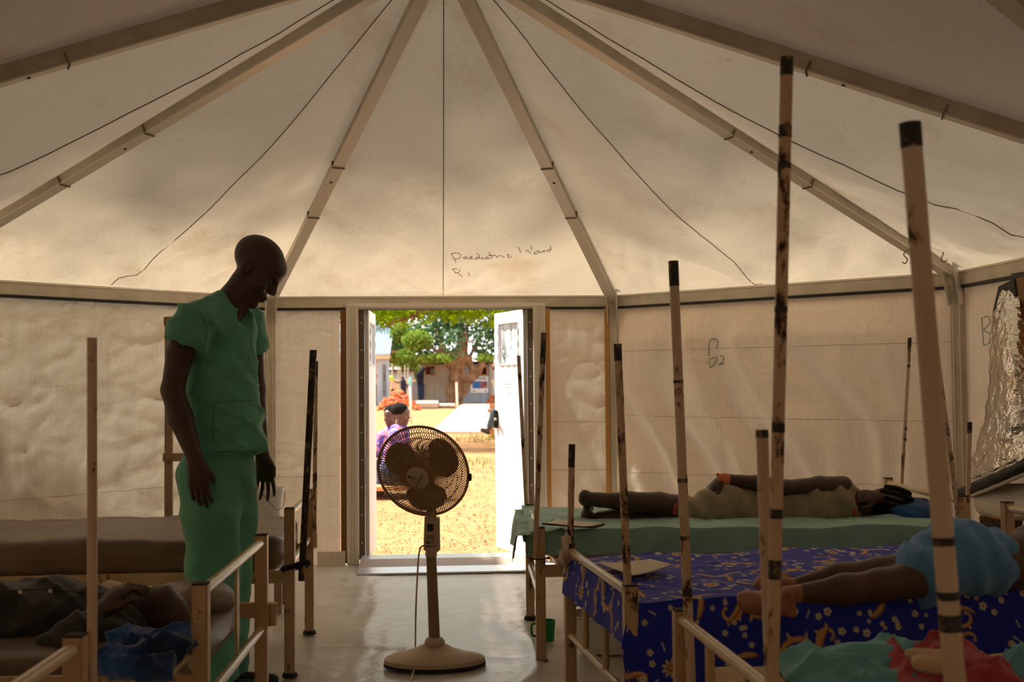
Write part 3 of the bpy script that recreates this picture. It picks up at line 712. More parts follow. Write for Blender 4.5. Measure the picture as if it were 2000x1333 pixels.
# white building with tin roof at left
YB = 58.0
bl = thing('clinic_building', 'white building with ribbed tin roof seen past the left door leaf', 'building', (atY(735, 790, YB).x, YB, GZ))
face(660, 700, 737, 790, YB, .15, simple('pinkish_panel', lin(206, 190, 182), .7), 'wall_panel', bl, GZ)
face(737, 700, 760, 790, YB-.2, .2, M['hut_blue'], 'corner_wall', bl, GZ)
face(726, 752, 735, 790, YB-.03, .03, M['rust_tin'], 'doorway_curtain', bl, GZ)
face(655, 694, 762, 702, YB-.5, .15, M['fascia'], 'fascia', bl)
p0, p1, p2, p3 = atY(650, 694, YB-.6), atY(762, 694, YB-.6), atY(769, 640, YB+4), atY(668, 640, YB+4)
MB().prism([p0, p1, p2, p3], (0, 0, .06)).build('roof_sheet', M['tin'], bl)
for f in np.linspace(.02, .99, 19):
    MB().bar(p0.lerp(p1, f)+Vector((0, 0, .07)), p3.lerp(p2, f)+Vector((0, 0, .07)), .07, .06).build('roof_rib', simple('roof_rib_shade', lin(120, 140, 152), .5) if f < .03 else bpy.data.materials['roof_rib_shade'], bl)
for (a, b, c, d, mt) in ((762, 685, 787, 690, 'fascia'), (761, 690, 787, 694, 'rust_tin'), (762, 694, 788, 701, 'fascia'), (760, 701, 789, 709, 'rust_tin')):
    face(a, b, c, d, YB+3, .6, M[mt], 'awning_board', bl)
for px in (749, 752.5): face(px-.5, 712, px+.4, 788, YB-.3, .04, M['dark_timber'], 'downpipe', bl, GZ)
face(751, 730, 752.5, 745, YB-.32, .05, M['black'], 'meter_box', bl)
sg = face(730, 732, 736.5, 739, YB-.04, .03, simple('red_sign', lin(206, 40, 44), .5), 'safety_sign', None)
sg.location = (0, 0, 0); tag(sg, 'small red square safety sign on the white building', 'sign')
MB().prism([atY(732, 737.5, YB-.05), atY(733.2, 737.5, YB-.05), atY(733.2, 733.8, YB-.05), atY(732, 733.8, YB-.05)], (0, -.01, 0)).build('pictogram', M['pole_white'], sg)
MB().prism([atY(734, 737.8, YB-.05), atY(735.2, 737.8, YB-.05), atY(735.2, 735, YB-.05), atY(734, 735, YB-.05)], (0, -.01, 0)).build('pictogram', M['pole_white'], sg)
# far wall, fence poles, grey board
YF = 74.0
fw_ = thing('compound_wall', 'far beige and white compound wall behind the brick heap', 'wall', (atY(782, 780, YF).x, YF, GZ))
face(756, 726, 808, 742, YF, .2, M['hut_blue'], 'upper_wall', fw_); face(756, 742, 812, 792, YF, .25, simple('beige_plaster', lin(206, 176, 140), .9), 'lower_wall', fw_, GZ)
face(754, 722, 809, 727, YF-.3, .8, M['dark_timber'], 'coping', fw_)
for i, (px, top) in enumerate(((766, 711), (778, 713), (782, 715), (791, 713), (797, 711))):
    o = MB().tube([(atY(px, 772, 69).x, 69, GZ), (atY(px, top, 69).x, 69, atY(px, top, 69).z)], .045, 8).build('fence_pole', M['alu'], loc=(atY(px, 772, 69).x, 69, GZ))
    tag(o, 'thin grey fence pole before the compound wall, %s from the tin-roofed building' % ('first', 'second', 'third', 'fourth', 'fifth')[i], 'pole', 'fence poles by the compound wall')
o = face(804, 746, 825, 792, 66, .1, simple('grey_board', lin(128, 126, 130), .8), 'grey_board', None, GZ); tag(o, 'dark grey board standing left of the hut', 'board')
# posts
o = thing('marker_post', 'tall white post with a teal bottle on top near the brick heap', 'post', atZ(803, 827, GZ))
p = atZ(803, 827, GZ); q = atY(801, 752, p.y); MB().tube([p, q], .040, 8).build('post', M['pole_white'], o, smooth=True)
MB().lathe([(.02, 0), (.06, .02), (.06, .18), (.03, .26), (.02, .30)], q-Vector((0, 0, .05)), 14).build('bottle', simple('teal_bottle', lin(120, 190, 190), .3), o, smooth=True)
p = atZ(893, 797, GZ); q = atY(891.5, 747, p.y); o = MB().tube([p, q], .055, 8).build('short_post', M['pole_white'], loc=p); tag(o, 'short white post standing before the tree trunk', 'post')

# brick heaps
def brick_heap(label, cx, cy, W, H, n, seed):
    r = np.random.default_rng(seed); root = thing('brick_heap', label, 'brick heap', (cx, cy, GZ))
    me = None
    for i in range(n):
        a = r.uniform(-1, 1); d = r.uniform(-1, 1)*.7; h = H*max(0, 1-(abs(a)**1.5))*max(.1, 1-abs(d))*(.8+.4*r.random())
        if me is None:
            o = MB().box((0, 0, 0), (.24, .12, .10)).build('brick', M['brick']); me = o.data; o.parent = root
        else: o = bpy.data.objects.new('brick', me); C.objects.link(o); o.parent = root
        o.location = (a*W/2, d*.9-.3*(1-h/H), h+.04); o.rotation_euler = (r.uniform(-.6, .6), r.uniform(-.6, .6), r.uniform(0, 3.1))
pc = atY(778, 797, 49)
brick_heap('heap of broken orange bricks behind the seated people', pc.x, 49, 2.0, .78, 230, 3)
pc = atY(968, 790, 60); brick_heap('small pile of orange bricks at the right of the hut', pc.x, 60, .9, .5, 60, 5)
for i, (x0, y0, x1, y1, lb) in enumerate(((961, 742, 972, 768, 'thin timber prop leaning beside the hut corner'), (976, 748, 974, 760, 'short timber offcut leaning by the right brick pile'))):
    o = MB().bar(atY(x0, y0, 59), atY(x1, y1, 59), .10, .10).build('timber_prop', M['fascia'], loc=atY(x1, y1, 59)); tag(o, lb, 'timber')
# far house behind at right
o = thing('far_house', 'far house with rusty roof glimpsed right of the hut', 'building', (atY(985, 790, 72).x, 72, GZ))
face(962, 722, 1010, 792, 72, .2, M['hut_blue'], 'wall_panel', o, GZ); face(958, 708, 1015, 716, 71, .6, M['fascia'], 'fascia', o); face(958, 716, 1015, 723, 71.2, .4, M['rust_tin'], 'eaves_board', o)
# block seat at the right, with a person's leg reaching past the door leaf
o = thing('timber_block', 'rough timber block bench on the right side of the path', 'bench', atZ(975, 838, GZ))
yb = 22.0; face(953, 800, 990, 806, yb+.05, .5, M['timber'], 'bench_top', o); face(957, 806, 965, 840, yb+.2, .3, M['timber'], 'bench_support', o, GZ); face(974, 806, 990, 840, yb+.2, .3, M['timber'], 'bench_support', o, GZ)
face(956, 790, 990, 800, yb+.5, .2, M['timber'], 'bench_back', o)

# ---- trees
def leaf_mat2(name, c1, c2, tr):
    t = NT(name); v = t.coord(1); c = t.mix(t.ramp(t.noise(v, 2.5, 3), .35, .65), c1, c2)
    d = t.n('BsdfDiffuse'); tl = t.n('BsdfTranslucent'); t.l(c, d.inputs[0]); t.l(c, tl.inputs[0]); mx = t.n('MixShader'); mx.inputs[0].default_value = tr
    t.l(d.outputs[0], mx.inputs[1]); t.l(tl.outputs[0], mx.inputs[2]); return t.done(mx)
M['leaf_near'] = leaf_mat2('bright_backlit_leaves', lin(140, 172, 26), lin(92, 118, 14), .5)
M['leaf_far'] = leaf_mat2('grey_green_leaves', lin(92, 124, 82), lin(60, 88, 56), .35)
M['leaf_mid'] = leaf_mat2('yellow_green_leaves', lin(138, 156, 66), lin(96, 122, 46), .4)
def leaves(name, blobs, n, size, mat, parent, seed):
    r = np.random.default_rng(seed); wts = np.array([b[1][0]*b[1][1]*b[1][2] for b in blobs]); ch = r.choice(len(blobs), n, p=wts/wts.sum())
    c = np.array([b[0] for b in blobs])[ch]; s = np.array([b[1] for b in blobs])[ch]
    d = r.normal(size=(n, 3)); d /= np.linalg.norm(d, axis=1)[:, None]; P = c+d*s*(r.random((n, 1))**.45)
    a = r.normal(size=(n, 3)); a /= np.linalg.norm(a, axis=1)[:, None]; b = np.cross(a, r.normal(size=(n, 3))); b /= np.linalg.norm(b, axis=1)[:, None]
    L = size*r.uniform(.6, 1.4, (n, 1)); a = a*L; b = b*L*.45
    V = np.stack([P-a, P+b, P+a, P-b], 1).reshape(-1, 3); F = np.arange(4*n).reshape(-1, 4)
    me = bpy.data.meshes.new(name); me.from_pydata(V.tolist(), [], F.tolist()); me.update(); return tag(link(name, me, mat, parent), kind='stuff')
def V3(px, py, y): return atY(px, py, y)
# big tree in front of the hut
YT = 60.0
tb = atY(893, 790, YT); tb.z = GZ
tr1 = thing('large_tree', 'large spreading tree with a thick pale trunk in front of the hut', 'tree', tb)
q = lambda px, py, dy=0: np.array(V3(px, py, YT+dy))
s_ = YT/2178*1.086*.66
pr = chain([q(891, 800), q(890, 770), q(891, 740), q(894, 700)], [23*s_, 20*s_, 20*s_, 24*s_], .3)
pr += chain([q(900, 765), q(918, 742), q(930, 726), q(938, 714)], [14*s_, 9*s_, 8*s_, 7*s_], .3)
pr += chain([q(928, 730), q(921, 716), q(915, 700), q(925, 680, 1), q(945, 640, 2)], [8*s_, 6*s_, 6*s_, 4*s_, 2*s_], .2)
pr += chain([q(935, 722), q(942, 708), q(955, 690, 1)], [7*s_, 5*s_, 3*s_], .2)
pr += chain([q(882, 710), q(868, 690), q(856, 665, 1), q(848, 630, 2), q(820, 600, 3)], [14*s_, 10*s_, 7*s_, 5*s_, 2*s_], .3)
pr += chain([q(897, 705), q(903, 675), q(898, 640, 1), q(905, 590, 2)], [17*s_, 12*s_, 8*s_, 5*s_], .3)
pr += chain([q(858, 690), q(838, 676, -1), q(815, 668, -2)], [6*s_, 4*s_, 2*s_], .2)
pr += chain([q(908, 690), q(912, 665, -1), q(912, 635, -1)], [6*s_, 3*s_, 2*s_], .2)
pr += chain([q(886, 800), q(878, 760), q(878, 745)], [12*s_, 9*s_, 4*s_], .2)
s_ = s_/.66
sdf_mesh('trunk', pr, .075, M['bark'], tr1, disp=lambda P: .05*np.sin(P[..., 0]*9+3*np.sin(P[..., 2]*1.3))*.6)
bl2 = lambda L_: [(tuple(V3(x, y, YT+dy)), (rx*s_, rx*s_*1.2, rz*s_)) for x, y, dy, rx, rz in L_]
leaves('foliage', bl2([(800, 660, 1, 40, 26), (785, 690, 3, 28, 26), (830, 680, 1, 36, 24), (850, 640, 0, 46, 30), (880, 665, -2, 30, 22), (900, 630, 0, 44, 34), (890, 690, -2.5, 20, 12), (935, 665, -1, 22, 30), (950, 690, 0, 26, 20), (960, 640, 1, 40, 40), (870, 600, 2, 90, 30), (985, 670, 2, 40, 40), (1010, 620, 3, 60, 50), (740, 620, 3, 60, 40)]), 8000, .15, M['leaf_far'], tr1, 5)
leaves('foliage', bl2([(790, 700, -1, 26, 16), (850, 700, -2, 40, 9), (815, 665, -2, 30, 20), (780, 650, 0, 20, 20), (945, 700, -1.5, 20, 8)]), 2600, .15, M['leaf_mid'], tr1, 6)
o = thing('far_tree', 'pale green far tree behind the compound wall', 'tree', (atY(795, 760, 84).x, 84, GZ))
leaves('foliage', [(tuple(V3(x, y, 84)), (rx, 2.0, rz)) for x, y, rx, rz in ((785, 700, 1.6, 1.0), (808, 715, 1.1, 1.2), (815, 740, .8, 1.0), (775, 680, 1.3, .9), (795, 660, 2, 1.2))], 2600, .2, M['leaf_mid'], o, 8)
MB().tube([(atY(800, 760, 84).x, 84, GZ), (atY(798, 690, 84).x, 84, 3.2)], .15, 8).build('trunk', M['bark'], o)
for x_, y_, h_, lb in ((-17, 80, 5.5, 'round yard tree beyond the tin-roofed building'), (-28, 70, 6.5, 'broad yard tree at the far left of the compound'), (17, 84, 6, 'round yard tree beyond the far house'), (30, 72, 6.5, 'broad yard tree at the far right of the compound')):
    o = thing('yard_tree', lb, 'tree', (x_, y_, GZ), 'trees around the yard')
    MB().tube(curved([(x_, y_, GZ), (x_+.2, y_, h_*.3), (x_-.1, y_, h_*.6)], 4), .28, 8).build('trunk', M['bark'], o, smooth=True)
    leaves('foliage', [((x_, y_, h_*.75), (h_*.8, h_*.7, h_*.35)), ((x_+h_*.4, y_, h_*.6), (h_*.4, h_*.4, h_*.25))], 1800, .32, M['leaf_mid'], o, int(abs(x_)))
# nearer overhanging tree
tb = Vector((7.5, 19, GZ)); tr2 = thing('shade_tree', 'leafy branches of a nearer tree hanging across the top of the doorway', 'tree', tb)
def branch(pts, rs): return (curved(pts, 6), rs)
B2 = [([(7.5, 19, -.1), (7.3, 18.8, 1.5), (6.8, 18.4, 3.0), (6.2, 18, 4.4)], .34, .22), ([(6.6, 18.3, 3.2), (4.4, 18.4, 3.7), (2.4, 18.2, 3.55), (.6, 18.0, 3.1), (-.6, 17.8, 2.65), (-1.1, 17.7, 2.45)], .17, .025),
      ([(4.0, 18.4, 3.75), (2.4, 19, 4.1), (.4, 19.6, 4.2), (-2.4, 19.8, 3.7)], .10, .02), ([(2.2, 18.2, 3.5), (1.7, 18, 3.0), (1.1, 17.9, 2.75)], .05, .015), ([(.6, 18, 3.1), (.2, 18.2, 3.6), (-.6, 18.4, 3.9)], .05, .02),
      ([(1.4, 18.0, 3.25), (2.2, 17.8, 2.9), (2.4, 17.7, 2.5)], .04, .012), ([(6.4, 18.2, 3.8), (5, 20, 5.2), (2, 22, 5.9), (-2, 22.5, 5.6)], .16, .03)]
mb = MB()
for pts, r0, r1 in B2:
    cv = curved(pts, 6); mb.tube(cv, list(np.linspace(r0, r1, len(cv))), 8)
mb.build('trunk', M['bark'], tr2, smooth=True)
leaves('foliage', [((-1.3, 18, 2.75), (.9, 1.2, .42)), ((-.5, 18, 2.85), (.7, 1.2, .40)), ((.3, 18, 2.9), (.8, 1.2, .40)), ((1.0, 18, 2.8), (.7, 1.2, .42)), ((-2.4, 18, 3.05), (1.2, 1.5, .55)), ((-1.0, 18.2, 3.15), (1.0, 1.4, .62)), ((.4, 18.2, 3.3), (1.1, 1.4, .62)), ((1.6, 18.2, 3.2), (1.0, 1.4, .62)), ((2.4, 18, 3.1), (.9, 1.4, .6)),
                   ((3.4, 18.4, 3.4), (1.2, 1.4, .7)), ((.2, 17.9, 2.65), (.35, .5, .25)), ((1.5, 17.9, 2.7), (.4, .5, .25))], 11000, .062, M['leaf_near'], tr2, 9)
leaves('foliage', [((0, 19.6, 4.2), (4.2, 2.2, .8)), ((5, 19.5, 4.6), (3.2, 2.6, 1.1)), ((-1, 22, 5.6), (4, 2.2, .9)), ((-4.6, 19, 4.6), (2, 2, 1))], 8000, .10, M['leaf_near'], tr2, 10)
M['grass'] = leaf_mat2('grass_blades', lin(70, 104, 40), lin(96, 130, 44), .4); M['lime'] = leaf_mat2('lime_sprout', lin(110, 220, 20), lin(90, 190, 16), .5)
for px, py, n, sz, wd, mt_, lb in ((948, 858, 160, .10, .55, 'grass', 'low dark green weeds beside the path edge'), (955, 905, 120, .08, .35, 'grass', 'patch of weeds on the shaded earth right of the fan'), (833, 882, 26, .05, .06, 'lime', 'small lime green sprout on the earth behind the fan')):
    c = atZ(px, py, GZ); r_ = np.random.default_rng(int(px)); mb = MB()
    for i in range(n):
        b = c+Vector((r_.normal()*wd, r_.normal()*wd*1.6, .0)); a = r_.uniform(0, 6.3); d = Vector((math.cos(a), math.sin(a), 0)); tp = b+d*sz*.5+Vector((0, 0, sz*r_.uniform(.6, 1.5)))
        e = Vector((-d.y, d.x, 0))*sz*.10; mb.add([b-e, b+e, tp], [(0, 1, 2)])
    tag(mb.build('grass_tuft', M[mt_], loc=c), lb, 'weeds', kind='stuff')
# slatted mat outside the threshold
mt = thing('slatted_mat', 'slatted duckboard mat lying just outside the door', 'mat', (0, 3.42, GZ))
for i in range(25):
    MB().box((-.60+.052*i, 3.36, GZ+.03), (.036, .34, .022)).build('slat', M['fascia'], mt)
for y in (3.24, 3.48): MB().box((.024, y, GZ+.012), (1.32, .03, .02)).build('batten', M['dark_timber'], mt)

# tall unseen tree, added to shade the tent's peak and rear
tr3 = thing('added_roof_shade_tree', 'tall tree beside the tent whose crown shades the roof peak', 'tree', (-8.2, -.5, GZ))
mb = MB()
for pts, r0, r1 in (([(-8.2, -.5, -.1), (-8.1, -.4, 3.4), (-7.6, -.2, 7.4), (-6.4, .2, 10), (-4.6, .6, 11.2), (-2.6, .6, 11.5)], .36, .05), ([(-7, 0, 9), (-5.6, 1.6, 10.8), (-4.2, 2.6, 11.2)], .14, .03), ([(-7.2, 0, 8.6), (-6, -1.8, 10.6), (-4.4, -3.6, 11.2)], .14, .03)):
    cv = curved(pts, 6); mb.tube(cv, list(np.linspace(r0, r1, len(cv))), 8)
mb.build('trunk', M['bark'], tr3, smooth=True)
for k, rr in enumerate((1.1, 1.7, 2.3, 2.9, 3.4)):
    leaves('foliage', [((-4.8, 1.65, 11), (rr*1.1, rr*.9, .8)), ((-4.6, -1.7, 11), (rr*1.1, rr*1.15, .8))], 2100+500*k, .17, M['leaf_far'], tr3, 31+k)
# unseen bushy tree, added outside to darken the left front wall
tr4 = thing('added_wall_shade_tree', 'bushy young tree growing against the outside of the left wall', 'tree', (-4.3, 3.2, GZ))
MB().tube(curved([(-4.3, 3.2, GZ), (-4.35, 3.2, 1.0), (-4.25, 3.15, 2.2), (-4.2, 3.1, 3.0)], 5), .07, 8).build('trunk', M['bark'], tr4, smooth=True)
leaves('foliage', [((-4.2, 3.1, 1.4), (1.0, 1.5, 1.3)), ((-4.3, 3.1, 2.6), (.9, 1.5, .9)), ((-4.6, 2.0, 1.8), (.9, 1.2, 1.5)), ((-3.5, 3.9, 1.8), (.7, .8, 1.3)), ((-3.0, 3.0, .9), (.5, .5, .9)), ((-3.6, 2.3, .9), (.5, .5, .9)), ((-2.5, 3.7, .9), (.5, .5, .9))], 11000, .17, M['leaf_far'], tr4, 44)
# ================================================================ beds
M['matt_grey'] = simple('grey_vinyl_mattress', lin(120, 100, 82), .42, 0, lin(104, 86, 70), 3, bump=.25, bscale=9)
M['matt_cream'] = simple('cream_mattress', lin(206, 176, 134), .7, 0, lin(190, 158, 116), 4, bump=.2, bscale=30)
M['foot'] = simple('dark_rubber_foot', (.02, .014, .01), .7)
def bed(name, label, F, N, side, L, h1, h2, zr=.45, bars=2, low=.30, side_z=.45, flat_slat=False, far_rail=True):
    """F/N: far and near corner at the aisle end; side=+1/-1 towards the wall"""
    F, N = Vector((*F, 0)), Vector((*N, 0)); ax = (N-F).normalized(); dv = Vector((-ax.y, ax.x, 0))
    if dv.x*side < 0: dv = -dv
    r = thing(name, label, 'bed', (F+N)/2+dv*L/2)
    Z = lambda z: Vector((0, 0, z))
    for c, h in ((F, h1), (N, h1), (F+dv*L, h2), (N+dv*L, h2)):
        rt = Matrix.Rotation(math.atan2(ax.y, ax.x), 3, 'Z')
        MB().box(c+Z(h/2+.006), (.046, .046, h-.012), rt, .005).build('post', M['post'], r, smooth=False)
        MB().box(c+Z(h-.003), (.042, .042, .006), rt).build('post_cap', M['foot'], r)
        MB().lathe([(.036, .0), (.034, .012), (.028, .02)], c, 14).build('rubber_foot', M['foot'], r)
    for o, h in ((Vector((0, 0, 0)), h1), (dv*L, h2)):
        MB().tube([F+o+Z(h-.03), N+o+Z(h-.03)], .0165, 12, False).build('top_rail', M['rail'], r, smooth=True)
        MB().tube([F+o+Z(low), N+o+Z(low)], .0155, 12, False).build('lower_rail', M['rail'], r, smooth=True)
        for i in range(bars):
            p = (F+o).lerp(N+o, (i+1)/(bars+1)-.03)
            if flat_slat:
                pts = [p+Z(low), p+Z(low+.05), p+Z(low+.1), p+Z(h-.10), p+Z(h-.06), p+Z(h-.03)]
                vs = []; wd = [.006, .010, .022, .022, .010, .006]
                mb = MB(); 
                for q, ww in zip(pts, wd): vs += [q-ax*ww-dv*.004, q+ax*ww-dv*.004, q+ax*ww+dv*.004, q-ax*ww+dv*.004]
                fs = [(4*k+j, 4*k+(j+1) % 4, 4*k+4+(j+1) % 4, 4*k+4+j) for k in range(5) for j in range(4)]
                mb.add(vs, fs); mb.build('flat_bar', M['post'], r)
            else: MB().tube([p+Z(low), p+Z(h-.03)], .0135, 10, False).build('upright_bar', M['post'], r, smooth=True)
    for c in (F, N):
        MB().bar(c+Z(side_z), c+dv*L+Z(side_z), .028, .055, bev=.003).build('side_rail', M['post'], r)
    MB().tube([F+dv*.10+Z(side_z-.01), N+dv*.10+Z(side_z-.01)], .015, 10, False).build('cross_rail', M['rail'], r, smooth=True)
    for i in range(7):
        p = F+dv*(.25+i*(L-.4)/6); q = N+dv*(.25+i*(L-.4)/6)
        MB().bar(p+Z(side_z-.012), q+Z(side_z-.012), .05, .012).build('support_slat', M['post'], r)
    return r, F, N, ax, dv
def mattress(name, label, F, N, ax, dv, L, z0, z1, mat, inset=.02, seed=1, sag=.008, over=.0):
    """a rounded pad with soft dents"""
    W = (N-F).length; n, m_ = 90, 60
    u = np.linspace(-1, 1, n)[:, None]; v = np.linspace(0, 2*PI, m_)[None, :]
    T = (z1-z0)/2; hw = W/2-inset+over
    sq = lambda a, e: np.sign(a)*np.abs(a)**e
    cy, cz_ = sq(np.cos(v), .18), sq(np.sin(v), .35)
    end = (1-np.abs(u)**40)**.5; end = np.clip(end, 0, 1)
    yy = hw*cy*(.2+.8*end); zz = T*cz_*end
    uu = u*(L/2-.03)+0*v
    zz = zz+sag*fbm(uu*3, yy*4, seed)*(zz > 0)+.6*sag*np.abs(vnoise(uu*7+yy*5, yy*6, seed+3))*(np.abs(cy) > .8)
    yy = yy+sag*fbm(uu*4, zz*9, seed+7)*(np.abs(cy) > .8)
    ctr = (F+N)/2+dv*(L/2+.0); P = np.array(ctr)+uu[..., None]*np.array(dv)+yy[..., None]*np.array(ax)+(zz+(z0+z1)/2)[..., None]*np.array((0, 0, 1))
    o = grid_mesh(name, P, mat, loc=(ctr.x, ctr.y, z0)); return o if not label else tag(o, label, 'mattress')

bLA, *gLA = bed('hospital_bed', 'cream metal bed behind the standing man, bare grey mattress', (-.722, .82), (-.712, -.03), -1, 1.96, .757, .70, side_z=.447, low=.50, bars=0)
tag(mattress('mattress', 0, *gLA[:2], gLA[2], gLA[3], 1.94, .452, .632, M['matt_grey'], .03, 3, .014), 'bare grey vinyl mattress on the bed behind the standing man', 'mattress')
bLB, *gLB = bed('hospital_bed', 'cream metal bed where the patient in dark clothes lies', (-.702, -.90), (-.716, -1.90), -1, 1.96, .757, .70, side_z=.475, low=.405, bars=1, flat_slat=True)
tag(mattress('mattress', 0, *gLB[:2], gLB[2], gLB[3], 1.90, .44, .545, M['matt_grey'], .06, 5, .01), 'thin grey mattress beneath the patient in dark clothes', 'mattress')
bLC, *gLC = bed('hospital_bed', 'cream metal bed end at the bottom left corner of the picture', (-.865, -2.53), (-.885, -3.45), -1, 1.9, .757, .70, side_z=.46, low=.40, bars=1)
tag(mattress('mattress', 0, *gLC[:2], gLC[2], gLC[3], 1.88, .47, .57, M['matt_grey'], .05, 6, .008), 'grey mattress on the bed at the bottom left corner', 'mattress')
bRA, *gRA = bed('hospital_bed', 'cream metal bed with green sheet, closest to the doorway on the right', (.462, 1.053), (.433, .085), 1, 2.02, .635, .757, side_z=.43, low=.30, bars=0)
bRB, *gRB = bed('hospital_bed', 'cream metal bed with the blue flowered sheet', (.508, -.451), (.601, -1.405), 1, 2.02, .635, .757, side_z=.40, low=.255, bars=2)
bRC, *gRC = bed('hospital_bed', 'cream metal bed holding teal and red cloths at the bottom right', (.684, -1.818), (.735, -2.78), 1, 1.95, .635, .757, side_z=.38, low=.26, bars=2)
tag(mattress('mattress', 0, *gRC[:2], gRC[2], gRC[3], 1.92, .41, .475, M['matt_cream'], .03, 9, .012), 'bare cream mattress under the teal and red cloths', 'mattress')
# brackets for net poles
def bracket(bed_, p, q, r=.021): MB().tube([p, q], r, 12).build('pole_sleeve', M['post'], bed_, smooth='auto')
bracket(bLB, atY(529, 1222, -.86), atY(531, 1178, -.86)); bracket(bLA, (-.697, .79, .455), (-.697, .79, .53))
cv = [atY(312, 1338, -2.02), atY(345, 1302, -1.95), atY(362, 1286, -1.92), atY(372, 1288, -1.91), atY(378, 1305, -1.91)]
MB().tube(curved(cv, 6), .014, 10).build('bent_support', M['rail'], bLB, smooth=True)
for a, b in (((372, 1290), (352, 1330)), ((374, 1300), (372, 1333)), ((365, 1300), (345, 1320))):
    MB().tube([atY(*a, -1.90), atY(*b, -1.88)], .0015, 5).build('wire', M['alu'], bLB)

# ---- draped sheets
def sheet(name, label, F, N, ax, dv, u0, u1, near, far, foot, top, seed, mat, res=.012, amp=.010, cols=None, cat='sheet', edge_r=.03, flare=.03, foot_far=None):
    """u along the bed from the foot; drops: near side, far side, foot end"""
    W = (N-F).length
    s = np.arange(u0-foot, u1, res); t_ = np.arange(-far, W+near, res); S_, T_ = np.meshgrid(s, t_, indexing='ij')
    ds = np.clip(u0-S_, 0, None); dt_ = np.clip(T_-W, 0, None)+np.clip(-T_, 0, None)
    drop = np.maximum(ds, dt_)
    sgn = np.where(T_ > W, 1, np.where(T_ < 0, -1, 0))
    y_ = np.clip(T_, 0, W)+sgn*flare*(1-np.exp(-dt_*9)); x_ = np.clip(S_, u0, None)-flare*(1-np.exp(-ds*9))
    z_ = top-np.clip(drop-edge_r*.5, 0, None)-edge_r*.5*(1-np.exp(-drop/edge_r*1.5))*0
    n1 = fbm(S_*3.2, T_*3.4, seed); fold = vnoise(S_*9+T_*1.5, T_*1.2, seed+3)
    wr = amp*n1+amp*.8*np.abs(vnoise(S_*6+T_*7, T_*8-S_*5, seed+2))
    z_ = z_+np.where(drop < .02, wr, 0)+np.where(drop >= .02, .0, 0)
    y_ = y_+sgn*np.clip(dt_*5, 0, 1)*(amp*2.2*fold+amp*n1); x_ = x_-np.where((ds > .02), amp*1.5*vnoise(T_*9, S_*1.3, seed+4), 0)
    P = np.array(F)+x_[..., None]*np.array(dv)+y_[..., None]*np.array(ax)+z_[..., None]*np.array((0, 0, 1))
    cc = cols(S_, T_) if cols else None
    c0 = Vector(P[P.shape[0]//2, P.shape[1]//2]); o = grid_mesh(name, P, mat, loc=(c0.x, c0.y, top-.1), cols=cc)
    return tag(o, label, cat)
M['green_sheet'] = simple('green_bed_sheet', lin(146, 188, 172), .7, 0, lin(128, 172, 158), 5, bump=.25, bscale=40, sheen=.2)
tag(mattress('mattress', 0, *gRA[:2], gRA[2], gRA[3], 1.98, .46, .605, M['matt_cream'], .02, 13, .004), 'mattress tucked under the green sheet', 'mattress')
sheet('bed_sheet', 'smooth green sheet over the mattress closest to the doorway', *gRA, -.04, 1.97, .135, .13, .12, .616, 21, M['green_sheet'], amp=.012, flare=.022)
cr_ = sheet('sheet_corner', 'loose teal sheet corner hanging by the bed post closest to the doorway', *gRA, -.075, .12, .02, .0, .16, .612, 25, M['green_sheet'], amp=.02, res=.01, flare=.05)

